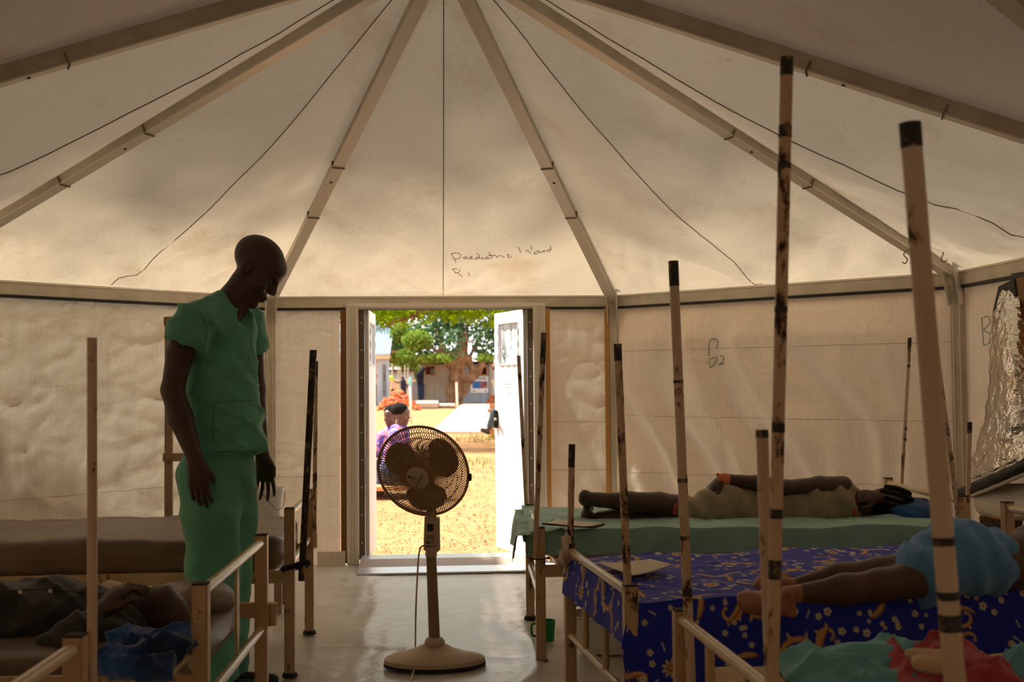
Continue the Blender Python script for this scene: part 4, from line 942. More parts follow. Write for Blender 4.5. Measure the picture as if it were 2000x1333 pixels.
# ---- printed flower pattern, painted as a colour layer of the cloth
def floral():
    H_, W_, s = 875, 1000, 420.0        # 4 mm raster, tiles
    img = np.zeros((H_, W_, 3), np.float32); img[:] = lin(32, 48, 172)
    yy, xx = np.mgrid[0:H_, 0:W_]
    gold, golddk, cream, brown = (np.array(lin(*c), np.float32) for c in ((214, 168, 104), (150, 100, 56), (228, 212, 180), (120, 64, 36)))
    def stamp(x, y, r, col):
        x0, x1, y0, y1 = int(x-r-2), int(x+r+3), int(y-r-2), int(y+r+3)
        X_, Y_ = np.meshgrid(np.arange(x0, x1), np.arange(y0, y1)); a = np.clip(r-np.hypot(X_-x, Y_-y)+.5, 0, 1)[..., None]
        img[Y_ % H_, X_ % W_] = img[Y_ % H_, X_ % W_]*(1-a)+col*a
    r = np.random.default_rng(12)
    def stroke(pts, w0, w1, col, sh=True):
        n = len(pts)
        for i, (x, y) in enumerate(pts):
            w_ = w0*(1-abs(2*i/n-.8)**2*.6)+w1*0
            if sh: stamp(x+1.2, y+1.6, w_+.8, golddk)
        for i, (x, y) in enumerate(pts): stamp(x, y, max(.9, w0*(1-abs(2*i/n-.8)**2*.6)), col)
    def scroll(cx, cy, a0, R_, hand_, w_):
        th = np.linspace(0, 4.6, 60); rr = R_*(1-th/5.6)
        pts = [(cx+q*math.cos(a0+hand_*t_), cy+q*math.sin(a0+hand_*t_)) for t_, q in zip(th, rr)]
        n = len(pts)
        for sh_, col in ((1.3, golddk), (0, gold)):
            for i, (x, y) in enumerate(pts): stamp(x+sh_, y+sh_, max(.8, w_*1.15*(1-i/n)**.6*min(1, .35+i/10)), col)
        stamp(*pts[-1], w_*.8, gold)
        for f in (6, 16, 27):
            x, y = pts[f]; a = a0+hand_*(th[f]+1.05)
            for q in np.linspace(0, 1, 12): stamp(x+q*R_*.42*math.cos(a-.5*hand_*q), y+q*R_*.42*math.sin(a-.5*hand_*q), w_*.75*math.sin(PI*min(1, q*.8+.2)), gold if q < .75 else cream)
    def daisy(cx, cy, R_):
        for k in range(9):
            a = k*2*PI/9
            for q in np.linspace(.35, 1, 8): stamp(cx+q*R_*math.cos(a), cy+q*R_*math.sin(a), R_*.20*(1.3-q*.7), gold if q < .8 else cream)
        stamp(cx, cy, R_*.42, brown); stamp(cx, cy, R_*.24, gold)
    def sprig(cx, cy, R_):
        for k in range(5): a = k*1.257; stamp(cx+R_*math.cos(a), cy+R_*math.sin(a), R_*.62, cream)
        stamp(cx, cy, R_*.4, golddk)
    G = 92; r = np.random.default_rng(12)
    for j in range(0, H_//G+1):
        for i in range(0, W_//G):
            cx, cy = (i+.5*(j % 2))*G+r.uniform(-14, 14), j*G+r.uniform(-14, 14)
            kind = (i+2*j) % 3
            if kind == 0:
                h_ = 1 if r.random() < .5 else -1; a = r.uniform(0, 6.3)
                scroll(cx, cy, a, 32, h_, 3.4); x, y = cx+60*math.cos(a), cy+60*math.sin(a); scroll(x, y, a+2.6, 22, -h_, 3.0)
                stroke([(cx+q*math.cos(a)-14*math.sin(q/14)*math.sin(a), cy+q*math.sin(a)+14*math.sin(q/14)*math.cos(a)) for q in np.linspace(30, 66, 30)], 2.8, 1, gold)
            elif kind == 1:
                daisy(cx, cy, 12)
                for k in range(13):
                    a = k*2*PI/13+r.uniform(-.1, .1); d = r.uniform(26, 44)
                    if r.random() < .72: sprig(cx+d*math.cos(a), cy+d*math.sin(a), r.uniform(2.6, 4.2))
                    else:
                        for q in np.linspace(0, 10, 8): stamp(cx+(d-q)*math.cos(a), cy+(d-q)*math.sin(a), .9, cream)
            else:
                a = r.uniform(0, 6.3); daisy(cx, cy, 9)
                for k in range(3): 
                    b = a+k*2.1; stroke([(cx+q*math.cos(b+.012*q), cy+q*math.sin(b+.012*q)) for q in np.linspace(12, 40, 26)], 3.4, 1, gold)
                for k in range(16):
                    b = r.uniform(0, 6.3); d = r.uniform(34, 56); sprig(cx+d*math.cos(b), cy+d*math.sin(b), r.uniform(1.8, 3.2))
    def look(S_, T_):
        u_ = (S_*s+40); v_ = (T_*s+60); x0 = np.floor(u_).astype(int); y0 = np.floor(v_).astype(int); fx = (u_-x0)[..., None]; fy = (v_-y0)[..., None]
        g_ = lambda a, b: img[b % H_, a % W_]
        return (g_(x0, y0)*(1-fx)+g_(x0+1, y0)*fx)*(1-fy)+(g_(x0, y0+1)*(1-fx)+g_(x0+1, y0+1)*fx)*fy
    return look
def printed():
    t = NT('printed_cotton'); a = t.n('VertexColor', layer_name='Col'); v = t.coord(1)
    b = t.bump(t.noise(v, 9, 4), .35, .02); b = t.bump(t.noise(v, 160, 2), .1, .002, b)
    return t.done(t.principled(a.outputs[0], .75, 0, b, .3, .1))
M['printed'] = printed()
tag(mattress('mattress', 0, *gRB[:2], gRB[2], gRB[3], 1.98, .43, .545, M['matt_cream'], .03, 15, .004), 'mattress beneath the blue flowered sheet', 'mattress')
sheet('flowered_sheet', 'royal blue cotton sheet printed with gold scrolls and flowers', *gRB, .00, 2.0, .40, .10, .16, .572, 33, M['printed'], res=.004, amp=.011, cols=floral(), flare=.035)

# ================================================================ net poles
def pole(label, pts, r, mat, bands=(), name='net_pole', stand=False):
    pts = [Vector(p) for p in pts]; base = min(pts, key=lambda p: p.z)
    if stand:
        dv_ = (pts[-1]-pts[0]).normalized(); full = (pts[-1]-pts[0]).length; pts[-1] = pts[-1]+dv_*((.004-pts[-1].z)/dv_.z); sc_ = full/(pts[-1]-pts[0]).length
        bands = [(a*sc_, b*sc_) for a, b in bands]
    if len(pts) == 3 and mat == 'pole_light' and pts[2].z < .2: pts[2].z = .004
    o = MB().tube(pts, r, 14).build(name, M[mat], loc=base, smooth='auto'); tag(o, label, 'pole', 'mosquito net poles')
    for f0, f1 in bands:
        a, b = pts[0].lerp(pts[-1], f0), pts[0].lerp(pts[-1], f1)
        MB().tube([a, b], r*1.045, 14).build('black_band', M['tape'], o, smooth='auto')
    return o
M['tape'] = chipped('worn_black_band', (.02, .017, .015), chip=lin(150, 120, 90), lo=.54, hi=.58, scale=34, rough=.5, rust=(.03, .02, .015))
pole('slim black-topped pole leaning at the open door edge', [atY(1062, 650, .055), atY(1045, 1092, .055)], .0125, 'pole_chip', [(0, .14)])
pole('plain brown pole standing before the white door leaf', [atY(1013, 695, 1.09), atY(1029, 1012, 1.09), atY(1031, 1060, 1.09)], .011, 'pole_light')
pole('short pole with black top tied to the flowered bed', [atY(1117, 868, -.49), atY(1114, 1075, -.49), atY(1112, 1120, -.49)], .0135, 'pole_chip', [(0, .18)])
pole('black-topped pole set into the near foot post of the flowered bed', [atY(1206, 672, -1.405), atY(1226, 1150, -1.405)], .0135, 'pole_chip', [(0, .07)])
pole('brown pole with black bands beside the post at the picture bottom', [atY(1315, 510, -1.86), atY(1350, 1340, -1.86)], .0145, 'pole_light', [(0, .06), (.283, .29), (.515, .525), (.65, .66), (.775, .79)], stand=True)
pole('short thick pale pole crossed by the tallest pole', [atY(1488, 840, -2.74), atY(1506, 1345, -2.74)], .0135, 'pole_light', [(0, .03)], stand=True)
pole('tallest pole, chipped with many black bands', [atY(1537, 112, -2.82), atY(1508, 1345, -2.82)], .0135, 'pole_chip', [(0, .03), (.11, .13), (.17, .18), (.40, .41), (.585, .60), (.72, .735), (.80, .83)], stand=True)
pole('thick blurred pole close to the camera on the right', [atY(1777, 240, -3.36), atY(1866, 1345, -3.36)], .0175, 'pole_light', [(0, .045), (.735, .75), (.83, .845), (.87, .90)], stand=True)
pole('thin black-ringed pole at the far head corner of the green bed', [atY(1777, 660, 1.03), atY(1760, 965, 1.03), atY(1749, 1190, 1.03)], .0105, 'pole_light', [(0, .03), (.10, .11), (.33, .34), (.37, .38)])
pole('slanting pole behind the thick blurred one', [atY(1812, 560, .04), atY(1872, 1010, .04)], .0125, 'pole_light')
pole('short stub pole rising before the foil flap', [atY(1894, 825, .12), atY(1890, 980, .12)], .0115, 'pole_light', [(0, .14)])
pole('plain pale square-edged pole standing on the left', [atY(180, 660, -2.49), atY(180, 1345, -2.49)], .0115, 'pole_light', stand=True)
pole('almost black pole tied to the bed behind the man', [atY(612, 684, -.075), atY(589, 1135, -.075)], .0155, 'pole_dark', [(0, .10)])
pole('brown pole standing in a sleeve beside the almost black pole', [atY(617, 706, .79), atY(614, 1062, .79)], .0115, 'pole_chip', [(0, .05)])
# ties and rags
o = MB().tube(curved([atY(553, 1112, -.066), atY(575, 1106, -.112), atY(598, 1098, -.105), atY(600, 1104, -.05), atY(575, 1110, .005), atY(556, 1114, -.02), atY(553, 1112, -.066)], 6), .012, 8).build('cloth_tie', simple('black_cloth', (.01, .01, .012), .9, bump=.5), loc=atY(575, 1110, -.08), smooth=True)
tag(o, 'black cloth strip binding the dark pole to the bed post', 'cloth tie')
o = MB().tube(curved([atY(1037, 1092, .052), atY(1055, 1094, .035), atY(1071, 1090, .055), atY(1070, 1091, .112), atY(1040, 1091, .115), atY(1037, 1092, .052)], 6), .0035, 6).build('cord_tie', M['black'], loc=atY(1055, 1094, .05)); tag(o, 'thin black cord round the foot post closest to the doorway', 'cord')
M['rag'] = simple('white_rag', lin(226, 208, 186), .9, 0, lin(200, 178, 152), 9, bump=.5, bscale=60)
rg = [el(atY(1107, 1058, -.475), (.020, .035, .035)), el(atY(1104, 1075, -.488), (.016, .028, .028), k=.02)]+chain([atY(1104, 1080, -.488), atY(1098, 1095, -.50), atY(1096, 1112, -.50)], [.014, .018, .008], .02)+chain([atY(1106, 1082, -.485), atY(1107, 1110, -.49), atY(1106, 1128, -.49)], [.012, .010, .004], .02)
o = sdf_mesh('rag_tie', rg, .004, M['rag'], loc=atY(1105, 1128, -.488), disp=lambda P: .005*np.sin(P[..., 0]*190+P[..., 2]*80)); tag(o, 'white rag knotted round the far foot post of the flowered bed', 'rag')
# ================================================================ pedestal fan
M['fan_plastic'] = simple('ivory_fan_plastic', lin(206, 186, 158), .35, 0, lin(194, 172, 142), 4)
M['fan_wire'] = simple('ivory_coated_wire', lin(176, 140, 98), .45)
M['fan_blade'] = simple('grey_fan_blade', lin(150, 124, 96), .45)
FB = Vector((-.063, .12, 0)); fan = thing('pedestal_fan', 'ivory pedestal fan with round wire cage standing in the aisle', 'fan', FB)
MB().lathe([(.0, .0), (.225, .0), (.236, .012), (.234, .030), (.205, .045), (.14, .062), (.085, .078), (.05, .095), (.042, .10), (.0, .10)], FB+Vector((0, 0, .002)), 48, None, 1, .62).build('base', M['fan_plastic'], fan, smooth='auto')
MB().lathe([(.238, .0), (.238, .012), (.2, .012)], FB, 48, None, 1, .62).build('base_rim', M['foot'], fan)
c0 = FB+Vector((.0, 0, .098)); top_ = atY(842, 1079, .12); dirp = (top_-c0).normalized()
MB().lathe([(.046, -.004), (.048, .008), (.040, .022), (.032, .030)], c0, 24).build('collar', M['fan_plastic'], fan, smooth='auto')
MB().tube([c0+dirp*.01, top_], [.0265, .0235], 20).build('pole', M['fan_blade'], fan, smooth='auto')
zc = top_.z
MB().lathe([(.027, 0), (.028, .014), (.021, .05), (.019, .062)], top_-Vector((0, 0, .02)), 20).build('clamp_sleeve', M['fan_plastic'], fan, smooth='auto')
def front(px, py, y=.085): return atY(px, py, y)
cb = [(829, 1012), (859, 1012), (860, 1074), (855, 1079), (833, 1079), (827, 1074)]
bx = MB().prism([front(*q) for q in cb], (0, .055, 0)).build('control_box', M['fan_plastic'], fan)
MB().prism([front(834.5, 1038.5, .083), front(846.5, 1038.5, .083), front(846.5, 1024, .083), front(834, 1024, .083)], (0, .004, 0)).build('display', simple('dark_display', (.012, .010, .012), .25), bx)
MB().prism([front(833, 1054, .0835), front(848, 1054, .0835), front(848, 1045.5, .0835), front(832.5, 1045.5, .0835)], (0, .004, 0)).build('push_panel', M['fan_blade'], bx)
for y_ in (1027.5, 1034.5, 1041, 1048.5):
    a = front(850.5, y_, .0845); MB().lathe([(.0022, 0), (.0016, .002)], a, 8, Matrix(((1, 0, 0), (0, 0, 1), (0, -1, 0)))).build('indicator', M['foot'], bx)
M['print_black'] = simple('black_print', (.015, .012, .012), .6)
def text(body, p, size, parent, mat, xdir=(1, 0, 0), ydir=(0, 0, 1), name='lettering', bold=0):
    cu = bpy.data.curves.new('lettering', 'FONT'); cu.body = body; cu.size = size; cu.extrude = .0004; cu.offset = bold; cu.resolution_u = 3
    o = bpy.data.objects.new('tmp_text', cu); C.objects.link(o); bpy.context.view_layer.update()
    me = bpy.data.meshes.new_from_object(o.evaluated_get(bpy.context.evaluated_depsgraph_get())); bpy.data.objects.remove(o)
    X_ = Vector(xdir).normalized(); Y_ = Vector(ydir); Y_ = (Y_-X_*Y_.dot(X_)).normalized(); Mx = Matrix((X_, Y_, X_.cross(Y_))).transposed().to_4x4(); Mx.translation = Vector(p)
    me.transform(Mx); return link(name, me, mat, parent)
def logo_ring(p, r, X_, Y_, parent):
    X_, Y_ = Vector(X_).normalized(), Vector(Y_).normalized(); n_ = X_.cross(Y_).normalized()*.0012; mb = MB(); vs = []
    for k in range(24):
        a = 2*PI*k/24; q = lambda rr: Vector(p)+X_*rr*np.sign(math.cos(a))*abs(math.cos(a))**.6+Y_*rr*np.sign(math.sin(a))*abs(math.sin(a))**.6
        vs += [q(r)+n_, q(r*.45)+n_]
    mb.add(vs, [(2*k, 2*((k+1) % 24), 2*((k+1) % 24)+1, 2*k+1) for k in range(24)]); return mb.build('logo_ring', M['print_black'], parent)
logo_ring(front(835.5, 1060, .084), .0062, (1, 0, 0), (0, 0, 1), bx)
text('orient', front(840, 1060, .084), .0085, bx, M['print_black']); text('electric', front(840, 1062.6, .084), .0055, bx, M['print_black'])
text('Stand 34', front(833, 1069.4, .084), .0125, bx, M['print_black'], bold=.0004)
# head: axis points to the camera, a little left and down
HC = atY(826, 921, .075); axf = Vector((-.30, -1, -.30)).normalized(); RC_ = .212
hx = axf.cross(Vector((0, 0, 1))).normalized()*-1; hy = hx.cross(axf)*-1
if hx.x < 0: hx = -hx
if hy.z < 0: hy = -hy
HM = lambda r, a, d: HC+hx*(r*math.cos(a))+hy*(r*math.sin(a))+axf*d
HB = Matrix((hx, hy, axf)).transposed()
if HB.determinant() < 0: HB = Matrix((hx, hy, axf)).transposed()
MB().tube([HM(RC_+.006, a, 0) for a in np.linspace(0, 2*PI, 72, endpoint=False)], .0065, 8, closed=True).build('cage_rim', M['fan_wire'], fan, smooth=True)
def cage(sgn, hub_r, depth, twist, nw, nm):
    mb = MB()
    for k in range(nw):
        a0 = 2*PI*k/nw; pts = []
        for f in np.linspace(0, 1, 9):
            r = hub_r+(RC_-hub_r)*f; d = depth*(1-f**2.6); pts.append(HM(r, a0+twist*(f**1.2), sgn*d))
        pts.append(HM(RC_+.003, a0+twist*1.02, 0)); mb.tube(pts, .0019, 4, False)
    for rr in (.52, .78):
        r = hub_r+(RC_-hub_r)*rr; mb.tube([HM(r, a, sgn*depth*(1-rr**2.6)) for a in np.linspace(0, 2*PI, 60, endpoint=False)], .0016, 5, closed=True)
    return mb.build(nm, M['fan_wire'], fan, smooth=True)
cage(1, .052, .085, .55, 108, 'front_grille'); cage(-1, .06, .075, -.50, 96, 'rear_grille')
MB().lathe([(.053, -.004), (.054, .004), (.047, .010), (.0, .013)], HM(0, 0, .082), 36, HB).build('badge', M['fan_plastic'], fan, smooth='auto')
bd = C.objects[-1]
for pts in (((-.022, -.050), (-.004, -.016), (.030, .020)), ((-.008, -.046), (.003, -.018), (.032, .014)), ((.012, -.028), (.006, -.018), (.026, .006))):
    MB().tube([HC+hx*x+hy*y+axf*(.0945-.10*(x*x+y*y)*4) for x, y in [(p.x, p.y) for p in curved([(a, b, 0) for a, b in pts], 5)]], .0009, 4).build('printed_curve', M['print_black'], bd)
logo_ring(HC+hx*-.036+hy*.008+axf*.0935, .0065, hx, hy, bd); text('orient', HC+hx*-.026+hy*.004+axf*.0945, .0085, bd, M['print_black'], hx-hy*.12, hy); text('electric', HC+hx*-.026+hy*-.002+axf*.0945, .0055, bd, M['print_black'], hx-hy*.12, hy)
MB().lathe([(.0, .045), (.030, .045), (.042, .030), (.044, -.03), (.0, -.03)], HC, 28, HB).build('blade_hub', M['fan_plastic'], fan, smooth='auto')
MB().lathe([(.0, -.03), (.060, -.03), (.066, -.06), (.064, -.13), (.050, -.155), (.0, -.16)], HC, 28, HB).build('motor_housing', M['fan_plastic'], fan, smooth='auto')
MB().bar(HC-axf*.10+Vector((.0, 0, -.03)), atY(843, 1015, .115)+Vector((0, .0, -.01)), .042, .045, bev=.006).build('neck', M['fan_plastic'], fan)
for k, ac in enumerate((2.45, .42, -1.68)):
    n, m_ = 14, 16; f = np.linspace(0, 1, n)[:, None]; g_ = np.linspace(-1, 1, m_)[None, :]
    r = .036+(.192-.036)*f; wd = .34+.40*np.sin(np.clip(f*1.25, 0, 1)*PI*.55)**.8*(1-.45*np.clip(f-.75, 0, 1)*4*np.abs(g_)); an = ac+g_*wd+.20*f; d = .018*g_*-1+.008*(1-f)
    r = r-.028*np.abs(g_)**2.6*f
    P = np.array(HC)+(r*np.cos(an))[..., None]*np.array(hx)+(r*np.sin(an))[..., None]*np.array(hy)+(d+0*r)[..., None]*np.array(axf)
    bo = grid_mesh('blade', P, M['fan_blade'], fan); so = bo.modifiers.new('thickness', 'SOLIDIFY'); so.thickness = .0025
MB().box(HM(RC_+.013, -.12, 0), (.018, .022, .034), None, .003).build('rim_clip', M['black'], fan)
o = MB().tube(curved([front(828, 1066, .11), front(822, 1070, .10), front(818, 1085, .08), front(815, 1130, .05), front(812, 1200, -.02), atZ(811, 1270, .012), atZ(808, 1310, .008), atZ(795, 1345, .008), atZ(760, 1400, .008)], 8), .0042, 7).build('power_cord', simple('cream_cord', lin(206, 176, 130), .5), fan, smooth=True)

# ================================================================ foil flap on the right wall
def foil_mat():
    t = NT('silver_foil_lining'); v = t.coord(1)
    b = t.bump(t.noise(t.coord(1, st=(1, 1, 1.6)), 9, 3, .55), .9, .05); b = t.bump(t.noise(v, 34, 2), .45, .012, b)
    return t.done(t.principled(t.mix(t.ramp(t.noise(v, 6, 3), .4, .7), (.72, .70, .66), (.80, .72, .58)), .20, 1.0, b))
M['foil'] = foil_mat()
fp = thing('foil_flap', 'crumpled silver foil insulation flap folded down from the right wall', 'flap', atX(1900, 960, 2.95))
rows = [(562, 1958, 1982, 2.99), (600, 1944, 1992, 2.96), (640, 1937, 2004, 2.94), (700, 1934, 2014, 2.92), (760, 1931, 2018, 2.91), (820, 1921, 2024, 2.90), (870, 1908, 2034, 2.89), (910, 1894, 2050, 2.88), (938, 1884, 2060, 2.87), (955, 1879, 2075, 2.87)]
P = []
ys = np.linspace(0, len(rows)-1, 70)
for yv in ys:
    i = min(int(yv), len(rows)-2); f = yv-i; r0, r1 = rows[i], rows[i+1]; py, xl, xr, X0 = [r0[k]*(1-f)+r1[k]*f for k in range(4)]
    row = []
    for g_ in np.linspace(0, 1, 50):
        px = xl+(xr-xl)*g_; py2 = py-(85*max(0, yv-4)/5)*g_; bul = .09*math.sin(PI*g_)*min(1, yv/3)
        q = atX(px, py2, X0-bul); nn = .010*float(fbm(np.array(g_*5+yv*.8), np.array(yv*1.3), 3))+.008*abs(float(vnoise(np.array(g_*9-yv*2), np.array(yv*2.2), 8)))
        row.append((q.x-nn, q.y, q.z))
    P.append(row)
P = np.array(P); fo = grid_mesh('foil_sheet', P, M['foil'], fp); sm = fo.modifiers.new('thickness', 'SOLIDIFY'); sm.thickness = .006
MB().tube([Vector(p)+Vector((-.005, 0, -.025)) for p in P[-1]], .030, 8).build('black_hem', M['black'], fp, smooth=True)
MB().tube([Vector(p)+Vector((-.008, 0, -.065)) for p in P[-1]], .010, 6).build('hem_cord', M['wall'], fp, smooth=True)
bt = [atX(1938, 612, 2.975), atX(1950, 560, 2.975), atX(1958, 556, 2.975), atX(1980, 545, 2.975), atX(1984, 575, 2.975), atX(1962, 590, 2.975)]
MB().prism(bt, (.012, 0, 0)).build('black_backing', M['black'], fp)
MB().prism([atX(1975, 535, 2.99), atX(2060, 520, 2.99), atX(2060, 600, 2.99), atX(1975, 600, 2.99)], (.01, 0, 0)).build('black_backing', M['black'], fp)
# amber panel behind the flap; glow of a lit opening put into its colour
am = [[atX(1984, 545, 2.985), atX(2000, 700, 2.985), atX(1990, 830, 2.985), atX(2000, 880, 2.985), atX(2070, 860, 2.985), atX(2070, 520, 2.985)]]
o = MB().prism(am[0], (.012, 0, 0)).build('window_blind', canvas_mat('amber_glow_cloth', trans=(.9, .5, .16), diff=(.55, .30, .11), fac=.5), loc=atX(2030, 880, 2.985)); tag(o, 'amber cloth blind at the right edge behind the foil flap', 'blind')
# rolled canvas below the flap
rl = thing('rolled_canvas', 'rolled cream canvas flap drooping below the foil on the right wall', 'canvas roll', atX(1950, 1050, 2.9))
rows = [(935, 1905, 2060, 2.90), (965, 1903, 2060, 2.86), (985, 1906, 2060, 2.82), (1000, 1908, 2060, 2.80), (1006, 1912, 2060, 2.81)]
P = np.array([[(lambda g_: (lambda q: (q.x-.012*math.sin(g_*9+k), q.y, q.z))(atX(r0[1]+(r0[2]-r0[1])*g_, r0[0]+10*math.sin(g_*PI), r0[3]-.05*math.sin(g_*PI))))(g_) for g_ in np.linspace(0, 1, 30)] for k, r0 in enumerate(rows)])
o = grid_mesh('outer_cloth', P, M['wall'], rl); o.modifiers.new('thickness', 'SOLIDIFY').thickness = .008
MB().tube([Vector(p) for p in P[-1]], .006, 6).build('hem_webbing', M['webbing'], rl, smooth=True)
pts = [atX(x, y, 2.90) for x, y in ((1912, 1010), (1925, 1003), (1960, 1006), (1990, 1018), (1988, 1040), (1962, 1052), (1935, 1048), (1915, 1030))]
MB().prism(pts, (.02, 0, 0)).build('shadowed_lining', simple('shade_dark_coir', lin(96, 74, 50), .95, 0, lin(40, 30, 20), 30, bump=.6, bscale=90), rl)  # shaded inside of the roll put into a dark lining colour
# wire hooks under the eave corner
for i, (pts, lb) in enumerate((([(1812, 473), (1825, 478), (1840, 487), (1842, 497), (1838, 506), (1842, 513), (1850, 508)], 'bent wire hook hanging from the rib beside the foil flap corner'), ([(1775, 487), (1765, 497), (1772, 507), (1768, 515), (1762, 512)], 'small bent wire hook left of the thick blurred pole'))):
    cv = [atY(x, y, 1.05) for x, y in pts]; o = MB().tube(curved(cv, 6), .0035, 6).build('wire_hook', M['seam'], loc=cv[-1], smooth=True); tag(o, lb, 'hook')

# ================================================================ small things
def vessel(name, label, cat, c, prof, mat, handle=None, n=28, sx=1, sy=1):
    r = thing(name, label, cat, c); MB().lathe(prof, c, n, None, sx, sy).build('body', mat, r, smooth='auto'); return r
c = Vector((.50, .53, .004)); cup = vessel('mug', 'green plastic mug on the floor under the green-sheeted bed', 'mug', c, [(.0, .0), (.040, .0), (.047, .10), (.044, .10), (.037, .006), (.0, .006)], simple('green_plastic', lin(30, 150, 60), .35))
MB().tube(curved([c+Vector((-.043, 0, .085)), c+Vector((-.072, 0, .08)), c+Vector((-.072, 0, .03)), c+Vector((-.04, 0, .02))], 6), .006, 7).build('handle', bpy.data.materials['green_plastic'], cup, smooth=True)
c = Vector((.80, .30, .004)); o = thing('basin', 'white plastic basin on the floor beyond the flowered bed', 'basin', c)
MB().lathe([(.0, .0), (.15, .0), (.19, .17), (.20, .175), (.185, .175), (.145, .01), (.0, .01)], c, 40, None, 1.05, .7).build('body', M['white_pvc'], o, smooth='auto')
MB().tube([c+Vector((.2*1.05*math.cos(a), .2*.7*math.sin(a), .175)) for a in np.linspace(0, 2*PI, 40, endpoint=False)], .006, 6, closed=True).build('rim', M['white_pvc'], o, smooth=True)
# wash stand with bucket behind the man
ws = thing('wash_stand', 'tall wooden stand against the canvas behind the standing man', 'stand', (-1.3, 1.35, 0))
M['stand_wood'] = simple('pale_worn_wood', lin(170, 142, 112), .75, 0, lin(150, 122, 94), 6)
zt = atY(330, 628, 1.35).z; xl = atY(330, 850, 1.35).x
for x_ in (xl, -1.30): MB().box((x_, 1.35, zt/2 if x_ == xl else .5), (.042, .04, zt if x_ == xl else 1.0), None, .003).build('upright', M['stand_wood'], ws)
for x_ in (xl, -.96): MB().box((x_, 1.62, .235), (.042, .04, .47), None, .003).build('leg', M['stand_wood'], ws)
MB().box((-.96, 1.35, .235), (.042, .04, .47), None, .003).build('leg', M['stand_wood'], ws)
za = atY(345, 893, 1.35).z; MB().box(((xl-1.28)/2, 1.322, za), (xl*-1-1.28+.05, .03, .045), None, .002).build('crossbar', M['stand_wood'], ws)
MB().box((xl+.01, 1.35, zt), (.07, .06, .05), None, .004).build('top_block', M['stand_wood'], ws)
MB().box(((xl-.94)/2, 1.48, .48), (-.94-xl+.04, .34, .025), None, .003).build('shelf', M['stand_wood'], ws)
c = Vector((-1.055, 1.46, .493)); bk = vessel('bucket', 'white plastic bucket with wire handle beside the standing man', 'bucket', c, [(.0, .0), (.095, .0), (.112, .19), (.118, .19), (.118, .215), (.112, .215), (.093, .008), (.0, .008)], M['white_pvc'], n=36)
MB().tube(curved([c+Vector((.0, -.118, .20)), c+Vector((.04, -.135, .16)), c+Vector((.09, -.12, .10)), c+Vector((.118, -.05, .12)), c+Vector((.118, 0, .2))], 6), .0022, 5).build('wire_handle', M['alu_dark'], bk, smooth=True)
# papers
M['paper'] = simple('white_paper', lin(222, 208, 188), .8); M['purple'] = simple('purple_cover', lin(74, 56, 66), .6)
def slab(name, label, cat, px4, z, th, mat, curl=.0):
    pts = [atZ(x, y, z) for x, y in px4]; n = 12; P = np.zeros((n, n, 3))
    for i in range(n):
        for j in range(n):
            a, b = i/(n-1), j/(n-1); q = pts[0].lerp(pts[1], a).lerp(pts[3].lerp(pts[2], a), b); P[i, j] = (q.x, q.y, q.z+curl*(a-.5)**2*4+curl*.5*b*b)
    cc = sum(pts, Vector())/4; o = grid_mesh(name, P, mat, loc=(cc.x, cc.y, z)); o.modifiers.new('thickness', 'SOLIDIFY').thickness = th; return tag(o, label, cat)
slab('folder', 'dark purple folder lying on the foot of the green sheet', 'folder', [(1058, 1028), (1080, 1020), (1182, 1030), (1150, 1036)], .637, .008, M['purple'], .006)
slab('paper_sheet', 'white papers resting on the dark purple folder', 'paper', [(1062, 1024), (1085, 1017), (1176, 1026), (1140, 1032)], .652, .002, M['paper'], .004)
slab('paper_sheet', 'cream paper sheet lying on the flowered bed', 'paper', [(1165, 1103), (1270, 1096), (1312, 1108), (1236, 1130)], .60, .002, M['paper'], .006)
# cloths on the bed at bottom right
def cloth_heap(name, label, cat, px0, px1, y0, y1, zbase, hfun, mat, seed, ridge=1):
    """rumpled cloth over a patch of the bed; hfun(u, v) gives its rise"""
    a = atZ(px0, 1300, zbase); b = atZ(px1, 1300, zbase); n, m_ = 110, 90
    u, v = np.meshgrid(np.linspace(0, 1, n), np.linspace(0, 1, m_), indexing='ij')
    wob = .10*fbm(v*3, v*0+.5, seed+1)*(1-u)+.08*fbm(v*3+9, v*0, seed+2)*u
    X_ = a.x+(b.x-a.x)*u+wob*.5; Y_ = y0+(y1-y0)*v+.04*fbm(u*4, u*0+.3, seed+4)*(v-.5)*2
    edge = np.clip(np.minimum(np.minimum(u, 1-u), np.minimum(v, 1-v))/.10, 0, 1)**.6
    rid = (1-np.abs(vnoise(u*3.6+1.2*v, v*3.8-.9*u, seed)))**2+.5*(1-np.abs(vnoise(u*7-2*v, v*6+2*u, seed+31)))**3
    Z_ = zbase+.004+edge*(hfun(u, v)*(.55+.45*rid)+ridge*.030*np.clip(rid-.3, 0, 1.2)+.003*fbm(u*9, v*9, seed+6)+.008)
    return tag(grid_mesh(name, np.stack([X_, Y_, Z_], -1), mat, loc=((a.x+b.x)/2, (y0+y1)/2, zbase)), label, cat)
M['teal_cloth'] = simple('teal_cloth', lin(112, 182, 186), .85, 0, lin(92, 162, 166), 4, bump=.3, bscale=80, sheen=.2)
M['red_cloth'] = simple('faded_red_cloth', lin(190, 72, 78), .85, 0, lin(166, 58, 64), 5, bump=.3, bscale=80, sheen=.2)
cloth_heap('teal_cloth', 'rumpled teal cloth heaped on the bare cream mattress', 'cloth', 1520, 1900, -2.55, -1.86, .48, lambda u, v: .045*np.exp(-((u-.45)**2)/.08)*np.exp(-((v-.8)**2)/.1)+.02, M['teal_cloth'], 3)
